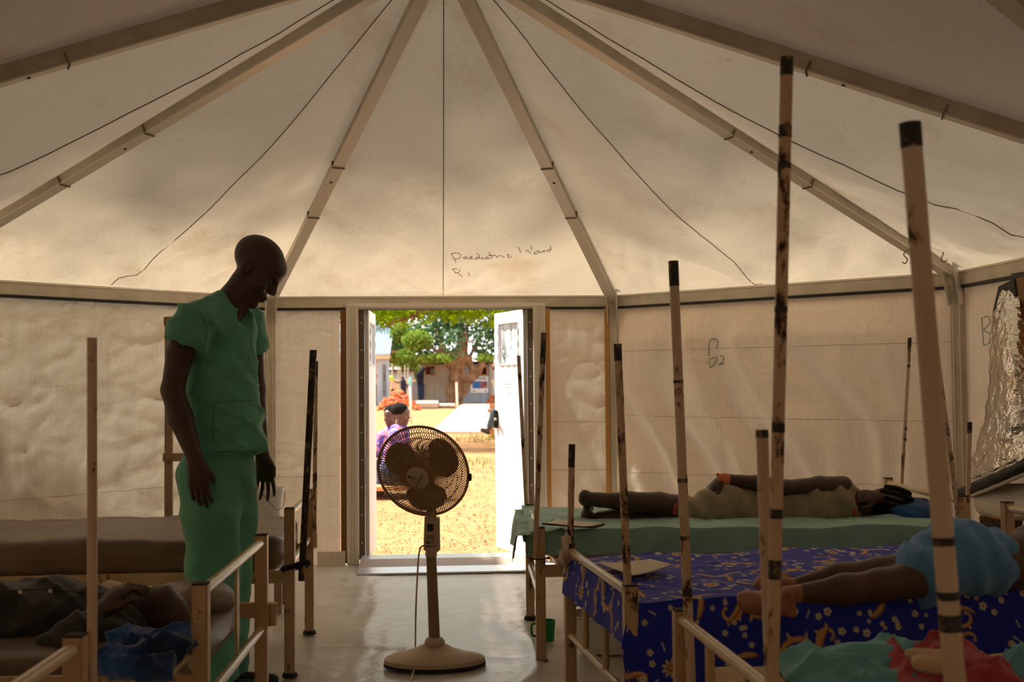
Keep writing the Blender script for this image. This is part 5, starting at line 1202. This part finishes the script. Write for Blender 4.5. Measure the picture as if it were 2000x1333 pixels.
cloth_heap('teal_cloth', 'second fold of teal cloth at the right edge of the cream mattress', 'cloth', 1930, 2200, -2.5, -1.9, .48, lambda u, v: .05*np.exp(-((u-.4)**2)/.1)*np.exp(-((v-.7)**2)/.1)+.015, M['teal_cloth'], 8)
cloth_heap('red_cloth', 'crumpled faded red garment on top of the teal cloth', 'garment', 1715, 1935, -2.5, -1.98, .53, lambda u, v: .065*np.exp(-((u-.55)**2)/.06)*np.exp(-((v-.75)**2)/.12)+.012, M['red_cloth'], 14)
o = sdf_mesh('cream_lining', [rc(atZ(1782, 1278, .612), atZ(1840, 1292, .606), .024, .034, .02, flat=((0, 0, 1), .7)), rc(atZ(1800, 1300, .60), atZ(1846, 1304, .598), .018, .028, .03, flat=((0, 0, 1), .7))], .005, M['matt_cream'], loc=atZ(1812, 1292, .59), disp=lambda P: .004*np.sin(P[..., 0]*70+P[..., 1]*40)); tag(o, 'cream lining folded inside the red garment', 'cloth')
# ================================================================ people
def skin_mat(name, c1=(.080, .040, .025), c2=(.058, .029, .019), rough=.45):
    t = NT(name); v = t.coord(1); c = t.mix(t.ramp(t.noise(v, 9, 4), .35, .65), c1, c2)
    return t.done(t.principled(c, rough, 0, t.bump(t.noise(v, 160, 3), .12, .003), .5))
M['skin'] = skin_mat('dark_skin'); M['skin_sole'] = skin_mat('lighter_sole_skin', (.42, .185, .09), (.33, .14, .07), .5)
M['skin_warm'] = skin_mat('brown_skin', (.11, .055, .032), (.085, .042, .026))
def cloth(name, c1, c2, rough=.85, bs=.3):
    t = NT(name); v = t.coord(1); c = t.mix(t.ramp(t.noise(v, 6, 4), .35, .65), c1, c2)
    b = t.bump(t.noise(t.coord(1, st=(1, 1, .4)), 14, 4, .6), bs, .03); b = t.bump(t.noise(v, 320, 2), .12, .002, b)
    return t.done(t.principled(c, rough, 0, b, .3, .25))
M['scrub'] = cloth('green_scrub_cotton', (.135, .45, .29), (.11, .38, .245)); M['scrub_seam'] = cloth('green_seam', (.028, .15, .08), (.025, .13, .07))
M['beige_shirt'] = cloth('khaki_jersey', (.36, .29, .19), (.31, .25, .16)); M['red_trim'] = cloth('red_trim', (.60, .03, .05), (.5, .025, .04))
M['blue_short'] = cloth('light_blue_cotton', (.13, .33, .62), (.11, .28, .54)); M['dark_shirt'] = cloth('charcoal_shirt', (.030, .027, .025), (.022, .020, .019), .8)
M['hair'] = simple('black_braided_hair', (.010, .008, .007), .9, bump=.4, bscale=120, spec=.1)
M['orange_band'] = simple('orange_bandage', (.75, .20, .05), .7, bump=.3, bscale=120)
wav = lambda P, a, fx, fy, fz, ph=0: a*np.sin(P[..., 0]*fx+P[..., 1]*fy+P[..., 2]*fz+ph+1.3*np.sin(P[..., 2]*fz*.37+P[..., 0]*5))
def rdg(P, a, fx, fy, fz, ph=0):
    q = P[..., 0]*fx+P[..., 1]*fy+P[..., 2]*fz+ph+1.6*np.sin(P[..., 0]*7+P[..., 2]*5+ph)+1.1*np.sin(P[..., 2]*13-P[..., 1]*9+ph*2)
    return -a*(1-np.abs(np.sin(q)))**2
def wr(P): return wav(P, .004, 22, 30, 34)+rdg(P, .009, 9, 11, 16)+rdg(P, .007, -15, 8, 13, 1)+rdg(P, .005, 24, 12, -22, 2)

# ---- standing man in green scrubs
ym = -.20; A_ = lambda px, py, dy=0: atY(px, py, ym+dy)
per = thing('person', 'standing man in green scrubs looking down at the patient', 'person', (A_(445, 1340).x, ym, 0))
fwm = Vector((.74, -.10, -.60)); upm = Vector((.60, 0, .74))
body = head(A_(496, 529), fwm, upm, 1.19)
body += chain([A_(436, 622), A_(456, 588), A_(478, 556)], [.080, .066, .068], .03)
body += [rc(A_(384, 632, -.14), A_(476, 632, .14), .048, .048, .03)]
body += chain([A_(372, 622, -.165), A_(352, 690, -.175), A_(337, 762, -.185)], [.054, .057, .047], .02)+chain([A_(337, 762, -.185), A_(352, 815, -.20), A_(383, 900, -.235)], [.047, .051, .032], .015)
body += hand(A_(384, 903, -.237), (.10, -.03, -1), (.15, 1, 0), L=.200, curl=.32, spread=.05, side=1, rad=1.22)
body += chain([A_(486, 625, .16), A_(498, 760, .20), A_(512, 890, .16)], [.060, .046, .030], .02)
body += hand(A_(514, 893, .155), (.10, -.05, -1), (-.35, -.9, 0), L=.200, curl=.22, spread=.16, side=-1, rad=1.12)
body += chain([A_(444, 650), A_(436, 760), A_(436, 880)], [.088, .11, .10], .04)
body += chain([A_(412, 905, -.08), A_(418, 1120, -.08), A_(428, 1315, -.06)], [.075, .062, .045], .03)+chain([A_(455, 905, .08), A_(455, 1120, .06), A_(452, 1315, .05)], [.075, .062, .045], .03)
sdf_mesh('body', body, .0052, M['skin'], per)
tun = chain([A_(440, 642), A_(430, 715), A_(432, 770), A_(437, 825)], [.128, .143, .150, .158], .03, flat=((0, 1, 0), .95))+[rc(A_(437, 815), A_(447, 889, -.01), .157, .170, .02, flat=((0, 1, 0), .9), cap=True)]
tun += [rc(A_(386, 626, -.15), A_(476, 624, .15), .080, .078, .04), rc(A_(430, 596, -.03), A_(400, 625, -.1), .06, .07, .04)]
tun += [rc(A_(387, 610, -.15), A_(359, 676, -.18), .084, .092, .03, cap=True), rc(A_(478, 618, .15), A_(490, 690, .18), .080, .084, .03, cap=True)]
tun += [el(A_(494, 722, -.09), (.018, .03, .012), k=.02), rc(A_(380, 700, -.15), A_(490, 728, -.10), .006, .006, .008, op='-')]
tun += [rc(A_(468, 580, -.01), A_(491, 640, -.10), .068, .030, .008, op='-'), rc(A_(411, 848, -.17), A_(411, 900, -.20), .003, .020, .006, op='-')]
sdf_mesh('tunic', tun, .0062, M['scrub'], per, disp=wr); tn_ = C.objects[-1]
trs = [rc(A_(430, 868), A_(428, 940), .138, .150, .03, flat=((0, 1, 0), .95))]
trs += chain([A_(410, 892, -.055), A_(408, 930, -.06), A_(412, 1010, -.08), A_(414, 1110, -.08), A_(420, 1220, -.07)], [.112, .118, .120, .108, .092], .04)+[rc(A_(420, 1215, -.07), A_(430, 1326, -.06), .092, .078, .03, cap=True)]
trs += chain([A_(452, 930, .06), A_(456, 1010, .07), A_(450, 1110, .06), A_(446, 1220, .05)], [.108, .100, .090, .076], .03)+[rc(A_(446, 1215, .05), A_(450, 1330, .05), .076, .070, .03, cap=True)]
sdf_mesh('trousers', trs, .0068, M['scrub'], per, disp=lambda P: wav(P, .006, 16, 20, 12)+wav(P, .004, 40, -20, 9, 2)+wr(P)*.5)
for (a, b, dy) in ((432, 1333, -.06), (455, 1336, .05)):
    p = A_(a, b, dy); p.z = .035; sh = [rc(p+Vector((-.03, 0, 0)), p+Vector((.17, -.03, -.008)), .042, .034, .02, flat=((0, 0, 1), .75)), rc(p, p+Vector((0, 0, .05)), .04, .042, .02)]
    sdf_mesh('shoe', sh, .006, M['black'], per)
def surf_lines(o, root, strokes, mat, r=.0018, name='seam_line', off=.001):
    me = o.data; w0 = rootloc(root); bv = BVHTree.FromPolygons([v.co+w0 for v in me.vertices], [tuple(p.vertices) for p in me.polygons])
    for st in strokes:
        pts = []
        for i in range(len(st)-1):
            for f in np.linspace(0, 1, 14):
                x, y = st[i][0]*(1-f)+st[i+1][0]*f, st[i][1]*(1-f)+st[i+1][1]*f
                hit = bv.ray_cast(CAM, pray(x, y).normalized())
                if hit[0] is not None: pts.append(hit[0]+(CAM-hit[0]).normalized()*off)
        pts = [p for i, p in enumerate(pts) if i == 0 or ((p-pts[i-1]).length > 1e-4 and (p-pts[i-1]).length < .05)]
        if len(pts) > 2: MB().tube(pts, r, 5).build(name, mat, root, smooth=True)
surf_lines(tn_, per, [[(416, 868), (418, 786), (496, 782)], [(372, 882), (404, 884)], [(426, 884), (500, 882)], [(388, 604), (404, 640), (400, 676)]], M['scrub_seam'], .0014)

# ---- patient on the green bed, lying with the back turned
yb_ = .50; B_ = lambda px, py, dy=0: atY(px, py, yb_+dy)
p1 = thing('person', 'patient in khaki shirt lying turned away on the green sheet', 'person', (B_(1450, 1030).x, yb_, .625))
body = chain([B_(1322, 992), B_(1288, 984), B_(1225, 981), B_(1170, 977)], [.062, .056, .052, .034], .02)
body += [rc(B_(1170, 977), B_(1148, 974), .034, .034, .02), el(B_(1141, 971), (.028, .034, .036), k=.02), rc(B_(1143, 978), B_(1152, 992, .12), .026, .022, .02)]
body += chain([B_(1330, 1008, .05), B_(1288, 1005, .05), B_(1225, 1008, .05), B_(1172, 1011, .05)], [.062, .054, .046, .032], .02)+[el(B_(1146, 1007, .05), (.030, .034, .036), k=.025), rc(B_(1148, 1009, .05), B_(1152, 1013, .17), .026, .022, .02)]
body += chain([B_(1330, 998), B_(1420, 995), B_(1520, 1000), B_(1600, 992)], [.06, .08, .07, .08], .04, ((0, 1, 0), .7))
body += [rc(B_(1600, 990), B_(1640, 978, 0), .07, .065, .03)]
body += chain([B_(1646, 950, -.02), B_(1600, 948, -.05), B_(1535, 953, -.07)], [.052, .043, .038], .02)+chain([B_(1535, 953, -.07), B_(1480, 944, -.06), B_(1412, 937, -.03)], [.039, .038, .028], .015)
body += hand(B_(1409, 938, -.03), (-.72, .0, -.62), (.62, .3, -.70), L=.165, curl=.30, spread=.10, side=1, rad=1.0)
body += chain([B_(1655, 985), B_(1690, 995), B_(1712, 990)], [.06, .056, .06], .03)+head(B_(1725, 985, .0), (.10, 1, -.05), (1, .0, .25), 1.02)
body += chain([B_(1672, 1005, .2), B_(1712, 985, .10), B_(1712, 972, -.05)], [.035, .03, .03], .02)+hand(B_(1712, 972, -.06), (-.92, -.2, .12), (.15, .75, -.5), L=.15, curl=.75, spread=.02, side=1, rad=1.1)
sdf_mesh('body', body, .0058, M['skin'], p1)
sh = chain([B_(1418, 990), B_(1500, 1000), B_(1585, 992), B_(1636, 982)], [.128, .104, .120, .114], .05, ((0, 1, 0), .9))
sh += [rc(B_(1425, 992), B_(1345, 1003), .115, .078, .04), rc(B_(1345, 1002), B_(1322, 1003), .08, .076, .02, cap=True), rc(B_(1630, 958, -.01), B_(1652, 965, -.01), .06, .05, .03), rc(B_(1640, 1010), B_(1670, 1010, 0), .075, .05, .03)]
sdf_mesh('shirt', sh, .007, M['beige_shirt'], p1, disp=lambda P: wav(P, .006, 50, 14, 26)+wav(P, .004, 90, 20, -30, 1)+wr(P)*.5)
MB().tube(curved([B_(1322, 985, -.075), B_(1319, 992, -.085), B_(1318, 1002, -.085), B_(1316, 1004, -.08)], 5), .008, 8).build('red_hem', M['red_trim'], p1, smooth=True)
MB().tube(curved([B_(1671, 978, -.075), B_(1668, 995, -.10), B_(1672, 1010, -.10), B_(1684, 1018, -.07), B_(1690, 1018, -.03)], 6), .0065, 8).build('red_collar', M['red_trim'], p1, smooth=True)
MB().tube([B_(1424, 939, -.035), B_(1402, 937, -.03)], [.034, .031], 16).build('wrist_bandage', M['orange_band'], p1, smooth='auto')
MB().tube([B_(1403, 931, -.05), B_(1401, 925, -.05)], .006, 8).build('cannula_cap', simple('red_cap', (.6, .05, .02), .4), p1)
hr = head(B_(1725, 985), (.10, 1, -.05), (1, 0, .25), 1.02)[:1]; hc = B_(1740, 985); hr = [el(B_(1744, 981)+Vector((0, -.012, 0)), (.096, .108, .090), k=.02), el(B_(1722, 998, -.03), (.07, .075, .065), k=.03)]
sdf_mesh('hair', hr, .0055, M['hair'], p1, disp=lambda P: .006*np.sin(P[..., 2]*190+P[..., 0]*60)+.002*np.sin(P[..., 0]*400))
# pillow bundle
pw = [rc(B_(1735, 1014, 0), B_(1800, 1008, 0), .062, .068, .04, flat=((0, 1, 0), 2.0)), el(B_(1770, 1002), (.135, .20, .072), k=.05)]
o = sdf_mesh('pillow_bundle', pw, .008, cloth('deep_blue_cloth', (.018, .085, .25), (.014, .065, .2)), loc=B_(1768, 1036), disp=wr); tag(o, 'deep blue folded cloth pillow under the patient on the green sheet', 'pillow')

# ---- patient on the flowered bed, bare feet towards the aisle
yd = -1.28; D_ = lambda px, py, dy=0: atY(px, py, yd+dy)
p2 = thing('person', 'patient in light blue shorts lying on the flowered sheet', 'person', (D_(1750, 1170).x, yd, .58))
body = chain([D_(1550, 1150, .06), D_(1640, 1132, .06), D_(1715, 1124, .06), D_(1800, 1112, .05)], [.036, .054, .058, .074], .03)
body += chain([D_(1560, 1163, -.05), D_(1650, 1152, -.05), D_(1720, 1144, -.05), D_(1805, 1130, -.04)], [.036, .050, .054, .066], .03)
body += chain([D_(1800, 1118, 0), D_(1870, 1095, .02), D_(1940, 1100, .03), D_(2040, 1095, .05), D_(2120, 1090, .06)], [.075, .092, .092, .112, .115], .04)
body += chain([D_(2000, 1050, .1), D_(2060, 1030, .15), D_(2120, 1060, .1)], [.04, .05, .06], .03)
body += chain([D_(2120, 1080, .05), D_(2170, 1080, .05)], [.06, .055], .03)+head(D_(2215, 1075, .05), (.1, .9, .1), (1, 0, .1), 1.0)
sdf_mesh('body', body, .0065, M['skin_warm'], p2)
ft = [rc(D_(1556, 1150, .06), D_(1500, 1142, .06), .036, .034, .02), el(D_(1487, 1144, .06), (.026, .034, .030), k=.02), rc(D_(1500, 1146, .05), D_(1530, 1130, .14), .026, .024, .02)]
n0 = D_(1565, 1162, -.05)
ft += [rc(n0, D_(1470, 1176, -.06), .036, .034, .02), el(D_(1452, 1178, -.07), (.033, .036, .036), k=.02), rc(D_(1462, 1180, -.07), D_(1520, 1182, -.13), .034, .040, .025)]
for i, (x, y, r_) in enumerate(((1538, 1160, .017), (1542, 1172, .0125), (1545, 1182, .0115), (1547, 1192, .0105), (1547, 1202, .010))):
    ft.append(rc(D_(1520, 1170+i*5, -.13), D_(x, y, -.15), .017, r_*1.0, .005)); ft.append(el(D_(x+3, y, -.152), (r_, r_, r_), k=.003))
sdf_mesh('bare_feet', ft, .0045, M['skin_sole'], p2)
so_ = chain([D_(1800, 1115, 0), D_(1868, 1090, .02), D_(1925, 1098, .03)], [.100, .124, .116], .05)+[rc(D_(1815, 1122, -.01), D_(1790, 1124, -.02), .108, .112, .03, cap=True), rc(D_(1920, 1098, .03), D_(1938, 1099, .03), .116, .112, .02, cap=True)]
sdf_mesh('shorts', so_, .0065, M['blue_short'], p2, disp=lambda P: wav(P, .006, 60, 10, 14)+wr(P))
for i in range(0):
    q = D_(1788+RNG.uniform(-3, 6), 1092+i*5.2, -.145); MB().tube([q, q+Vector((-.004+RNG.uniform(-.01, .006), -.004, -RNG.uniform(.008, .02)))], .0012, 4).build('frayed_thread', M['blue_short'], p2)
MB().tube(curved([D_(1905, 1046, .06), D_(1916, 1060, -.02), D_(1924, 1080, -.075), D_(1935, 1110, -.085)], 6), .004, 6).build('waist_trim', simple('purple_trim', lin(130, 50, 120), .7), p2, smooth=True)

# ---- patient on the near left bed
yl = -1.42; E_ = lambda px, py, dy=0: atY(px, py, yl+dy)
p3 = thing('person', 'patient in dark shirt lying face up with a hand at the mouth', 'person', (E_(120, 1290).x, yl, .55))
body = head(E_(294, 1206), (-.10, -.28, 1), (1, -.1, -.06), 1.0)
body += chain([E_(215, 1225), E_(255, 1222), E_(285, 1215)], [.07, .056, .058], .03)+chain([E_(215, 1225), E_(100, 1225), E_(-60, 1230)], [.105, .12, .11], .05, ((0, 1, 0), 1.25))
body += chain([E_(-60, 1230), E_(-300, 1240, -.05), E_(-480, 1250, -.05)], [.11, .075, .05], .04)
body += chain([E_(212, 1245, -.19), E_(150, 1262, -.24), E_(100, 1272, -.24)], [.052, .046, .042], .03)+chain([E_(100, 1272, -.24), E_(150, 1232, -.22), E_(196, 1196, -.18)], [.042, .040, .028], .02)
body += hand(E_(198, 1194, -.18), (.66, .25, .72), (.62, .55, -.50), L=.16, curl=.72, spread=.03, side=-1, rad=1.12)
body += chain([E_(200, 1200, .2), E_(140, 1190, .26)], [.05, .045], .03)
sdf_mesh('body', body, .0055, M['skin'], p3)
sh = chain([E_(205, 1225), E_(100, 1222), E_(0, 1226), E_(-80, 1230)], [.110, .132, .135, .13], .05, ((0, 1, 0), 1.3))
sh += chain([E_(214, 1250, -.19), E_(150, 1264, -.245), E_(104, 1274, -.245)], [.066, .060, .056], .03)+[rc(E_(104, 1274, -.245), E_(172, 1218, -.215), .056, .050, .03, cap=True), rc(E_(230, 1228, -.1), E_(225, 1228, .1), .075, .075, .04)]
sdf_mesh('shirt', sh, .0065, M['dark_shirt'], p3, disp=lambda P: wr(P)*1.3)
shirt_o = C.objects[-1]
surf_lines(shirt_o, p3, [[(0, 1156), (80, 1152), (160, 1158), (205, 1160)]], M['black'], .002, 'button_placket')
for x, y in ((39, 1152), (98, 1150)):
    bv = BVHTree.FromPolygons([v.co+rootloc(p3) for v in shirt_o.data.vertices], [tuple(q.vertices) for q in shirt_o.data.polygons]); hit = bv.ray_cast(CAM, pray(x, y+6).normalized())
    if hit[0] is not None: MB().lathe([(.007, 0), (.007, .002), (.003, .003)], hit[0]+(CAM-hit[0]).normalized()*.003, 12, Matrix.Rotation(1.2, 3, 'X')).build('shirt_button', M['paper'], p3)
tr_ = chain([E_(-90, 1230), E_(-300, 1240, -.05), E_(-470, 1250, -.05)], [.125, .09, .07], .04)
sdf_mesh('trousers', tr_, .009, M['dark_shirt'], p3, disp=wr)
# pillow, blue cloth, white towel
pw = [rc(E_(330, 1185, .30), E_(415, 1178, .30), .050, .052, .04, flat=((0, 1, 0), 2.6)), el(E_(370, 1172, .30), (.15, .18, .055), k=.05)]
o = sdf_mesh('pillow', pw, .008, M['matt_grey'], loc=E_(370, 1215, .30), disp=lambda P: wr(P)*.4); tag(o, 'grey vinyl pillow behind the head of the patient in dark clothes', 'pillow')
Zb = lambda px, py, z=.585: atZ(px, py, z)
bc = [rc(Zb(225, 1285), Zb(335, 1275), .045, .045, .05, flat=((0, 0, 1), .8)), rc(Zb(240, 1258), Zb(352, 1255), .045, .042, .05), rc(Zb(245, 1305, .575), Zb(320, 1300, .575), .03, .03, .04), rc(Zb(350, 1252), Zb(392, 1240), .035, .022, .04)]
o = sdf_mesh('blue_cloth', bc, .0065, cloth('blue_patterned_cloth', (.03, .12, .42), (.012, .018, .04), .85), loc=Zb(290, 1290, .55), disp=lambda P: rdg(P, .026, 14, 18, 20)+rdg(P, .018, -22, 15, 26, 1)+rdg(P, .010, 40, 30, -30, 2)+.008); tag(o, 'crumpled blue cloth under the head of the patient in dark clothes', 'cloth')
tw = [rc(E_(215, 1166, .20), E_(300, 1172, .20), .042, .036, .03, flat=((0, 1, 0), 1.6)), rc(E_(300, 1174, .20), E_(336, 1190, .18), .034, .02, .02)]
o = sdf_mesh('towel', tw, .006, M['rag'], loc=E_(290, 1190, .16), disp=wr); tag(o, 'white towel bunched beside the patient in dark clothes', 'towel')

# ---- people outside
M['purple_print'] = None
t = NT('purple_printed_shirt'); v = t.coord(1); vo = t.n('TexVoronoi'); vo.inputs['Scale'].default_value = 16; t.l(v, vo.inputs['Vector'])
c = t.mix(t.ramp(t.noise(v, 12, 3), .45, .60), lin(86, 66, 156), lin(214, 130, 160)); c = t.mix(t.ramp(vo.outputs['Distance'], .18, .30), lin(232, 150, 96), c); M['purple_print'] = t.done(t.principled(c, .8))
M['navy'] = cloth('navy_trousers', (.03, .05, .12), (.025, .04, .09)); M['navy_shirt'] = cloth('dark_blue_shirt', (.02, .02, .05), (.015, .016, .04))
def seated(label, hx_, hy_, y, face, shirt, dz=0):
    h = atY(hx_, hy_, y); r = thing('person', label, 'person', (h.x, y, GZ)); f = Vector(face).normalized(); sd = Vector((f.y, -f.x, 0)); Zv = Vector((0, 0, 1))
    hip = h-Zv*.66-f*.12; nk = h-Zv*.15-f*.03; kn = hip+f*.42+Zv*.10; an = kn-Zv*(kn.z-GZ-.06)+f*.02
    body = head(h, f-Zv*.1, Zv, .98)+[rc(nk-Zv*.05, h-Zv*.05, .052, .055, .03)]+chain([nk-Zv*.08, hip], [.10, .11], .05)
    for s in (-1, 1):
        so = nk-Zv*.09+sd*.17*s; eb = so-Zv*.27+f*.10; wr_ = eb+f*.24+Zv*.02-sd*.06*s
        body += chain([so, eb, wr_], [.045, .038, .028], .02)+hand(wr_, f, -Zv, L=.17, curl=.3, side=1)
        body += chain([hip+sd*.09*s, kn+sd*.10*s, an+sd*.10*s], [.08, .06, .04], .03)+[rc(an+sd*.1*s, an+sd*.1*s+f*.16-Zv*.02, .036, .03, .02)]
    sdf_mesh('body', body, .011, M['skin_warm'], r)
    st = chain([nk-Zv*.07, hip+Zv*.02], [.122, .135], .05)
    for s in (-1, 1): so = nk-Zv*.09+sd*.17*s; st += [rc(nk-Zv*.07, so, .07, .066, .04), rc(so, so-Zv*.20+f*.07, .064, .062, .03)]
    sdf_mesh('shirt', st, .012, shirt, r, disp=lambda P: wr(P))
    tr = [rc(hip+sd*.05, hip-sd*.05, .14, .14, .04)]
    for s in (-1, 1): tr += chain([hip+sd*.09*s, kn+sd*.10*s, an+sd*.10*s+Zv*.08], [.10, .075, .06], .03)
    sdf_mesh('trousers', tr, .013, M['navy'], r, disp=wr)
    sdf_mesh('hair', [el(h-f*.018+Zv*.072, (.102, .102, .082))], .01, M['hair'], r)
    return r, hip
_, hipA = seated('seated person in purple patterned shirt facing right outside the door', 783.5, 812, 8.30, (.95, -.25, 0), M['purple_print'])
_, hipB = seated('seated person behind, head turned left, outside the door', 764, 815, 8.75, (-.55, -.75, 0), M['purple_print'])
bn = thing('bench', 'low timber bench under the two people seated outside', 'bench', ((hipA.x+hipB.x)/2, 8.5, GZ)); zt = min(hipA.z, hipB.z)-.16
MB().box(((hipA.x+hipB.x)/2, 8.52, zt), (.75, .95, .05), None, .005).build('seat', M['timber'], bn)
for dx in (-.3, .3):
    for dy in (-.4, .4): MB().box(((hipA.x+hipB.x)/2+dx, 8.52+dy, (zt+GZ)/2), (.06, .06, zt-GZ), None, .004).build('leg', M['timber'], bn)
# person whose leg shows at the right of the path
yk = 21.6; kq = lambda px, py, dy=0: atY(px, py, yk+dy)
pr_ = thing('person', 'person in grey trousers seated at the right, only one leg in view', 'person', (kq(985, 840).x, yk, GZ)); gz_ = kq(949, 845).z
hip = kq(1000, 798, .3); body = head(hip+Vector((.1, .1, .80)), (-1, -.2, 0), (0, 0, 1), 1.0)+chain([hip+Vector((.1, .1, .66)), hip+Vector((.08, .1, .5)), hip], [.055, .14, .15], .05)+chain([hip, kq(967, 806), kq(956, 836), kq(952, 841)], [.10, .08, .05, .04], .03)+[rc(kq(953, 842), kq(941, 839), .05, .04, .02)]
body += chain([hip+Vector((.1, -.1, .5)), hip+Vector((-.05, -.2, .2)), hip+Vector((-.2, -.15, .1))], [.05, .04, .03], .02)
sdf_mesh('body', body, .02, M['skin_warm'], pr_)
sdf_mesh('trousers', chain([hip, kq(967, 806), kq(957, 832)], [.16, .105, .085], .04), .02, cloth('grey_trousers', (.10, .12, .15), (.08, .1, .12)), pr_)
sdf_mesh('shirt', chain([hip+Vector((.1, .1, .55)), hip+Vector((.03, .03, .1))], [.16, .17], .05), .02, M['navy_shirt'], pr_)
sdf_mesh('sandal', [rc(kq(954, 846), kq(940, 841), .045, .03, .02)], .012, M['black'], pr_)
# three small figures in the far yard
def far_person(label, pts, rs, hd, y, shirt, legs, lr, arms=()):
    q = lambda p: atY(p[0], p[1], y); base = q(legs[0][-1]); r = thing('person', label, 'person', (base.x, y, GZ))
    body = [el(q(hd), (.11, .12, .14))]+chain([q(p) for p in pts], [.08]*len(pts), .1)
    for a in arms: body += chain([q(p) for p in a], [.06, .05, .04][:len(a)], .04)
    for l in legs: body += chain([q(p) for p in l], lr[:len(l)], .06)
    sdf_mesh('body', body, .03, M['skin'], r); sdf_mesh('clothing', chain([q(p) for p in pts], rs, .1), .035, shirt, r)
    sdf_mesh('trousers', sum([chain([q(p) for p in l], [x*1.3 for x in lr][:len(l)], .06) for l in legs], []), .035, M['navy'], r); return r
far_person('far person in dark shirt with one arm stretched out by the wall', [(787, 746), (788, 763)], [.20, .19], (786.5, 738), 68, M['navy_shirt'], [[(787, 764), (786, 778), (786, 792)], [(790, 764), (791, 778), (791, 792)]], [.10, .08, .06], [[(785, 747), (777, 748), (769, 745)], [(791, 748), (796, 754), (794, 760)]])
o = sdf_mesh('yellow_cloth', [el(atY(763, 739, 68), (.22, .10, .16)), el(atY(768, 743, 68), (.14, .08, .08), k=.1)], .035, simple('lime_cloth', lin(214, 228, 90), .8), loc=atY(765, 745, 68)); tag(o, 'lime yellow cloth held out by the far person', 'cloth')
far_person('far person crouching low beside the brick heap', [(768, 772), (766, 784)], [.17, .22], (767.5, 764), 60, M['navy_shirt'], [[(765, 784), (771, 782), (768, 794)]], [.10, .08, .06])
far_person('bent person in dark blue clothes at the left corner of the hut', [(824, 725), (820, 735), (821, 752)], [.14, .24, .20], (828, 722), 62, M['navy_shirt'], [[(820, 752), (820, 772), (820, 790)], [(824, 752), (824.5, 772), (824.5, 790)]], [.13, .10, .07])
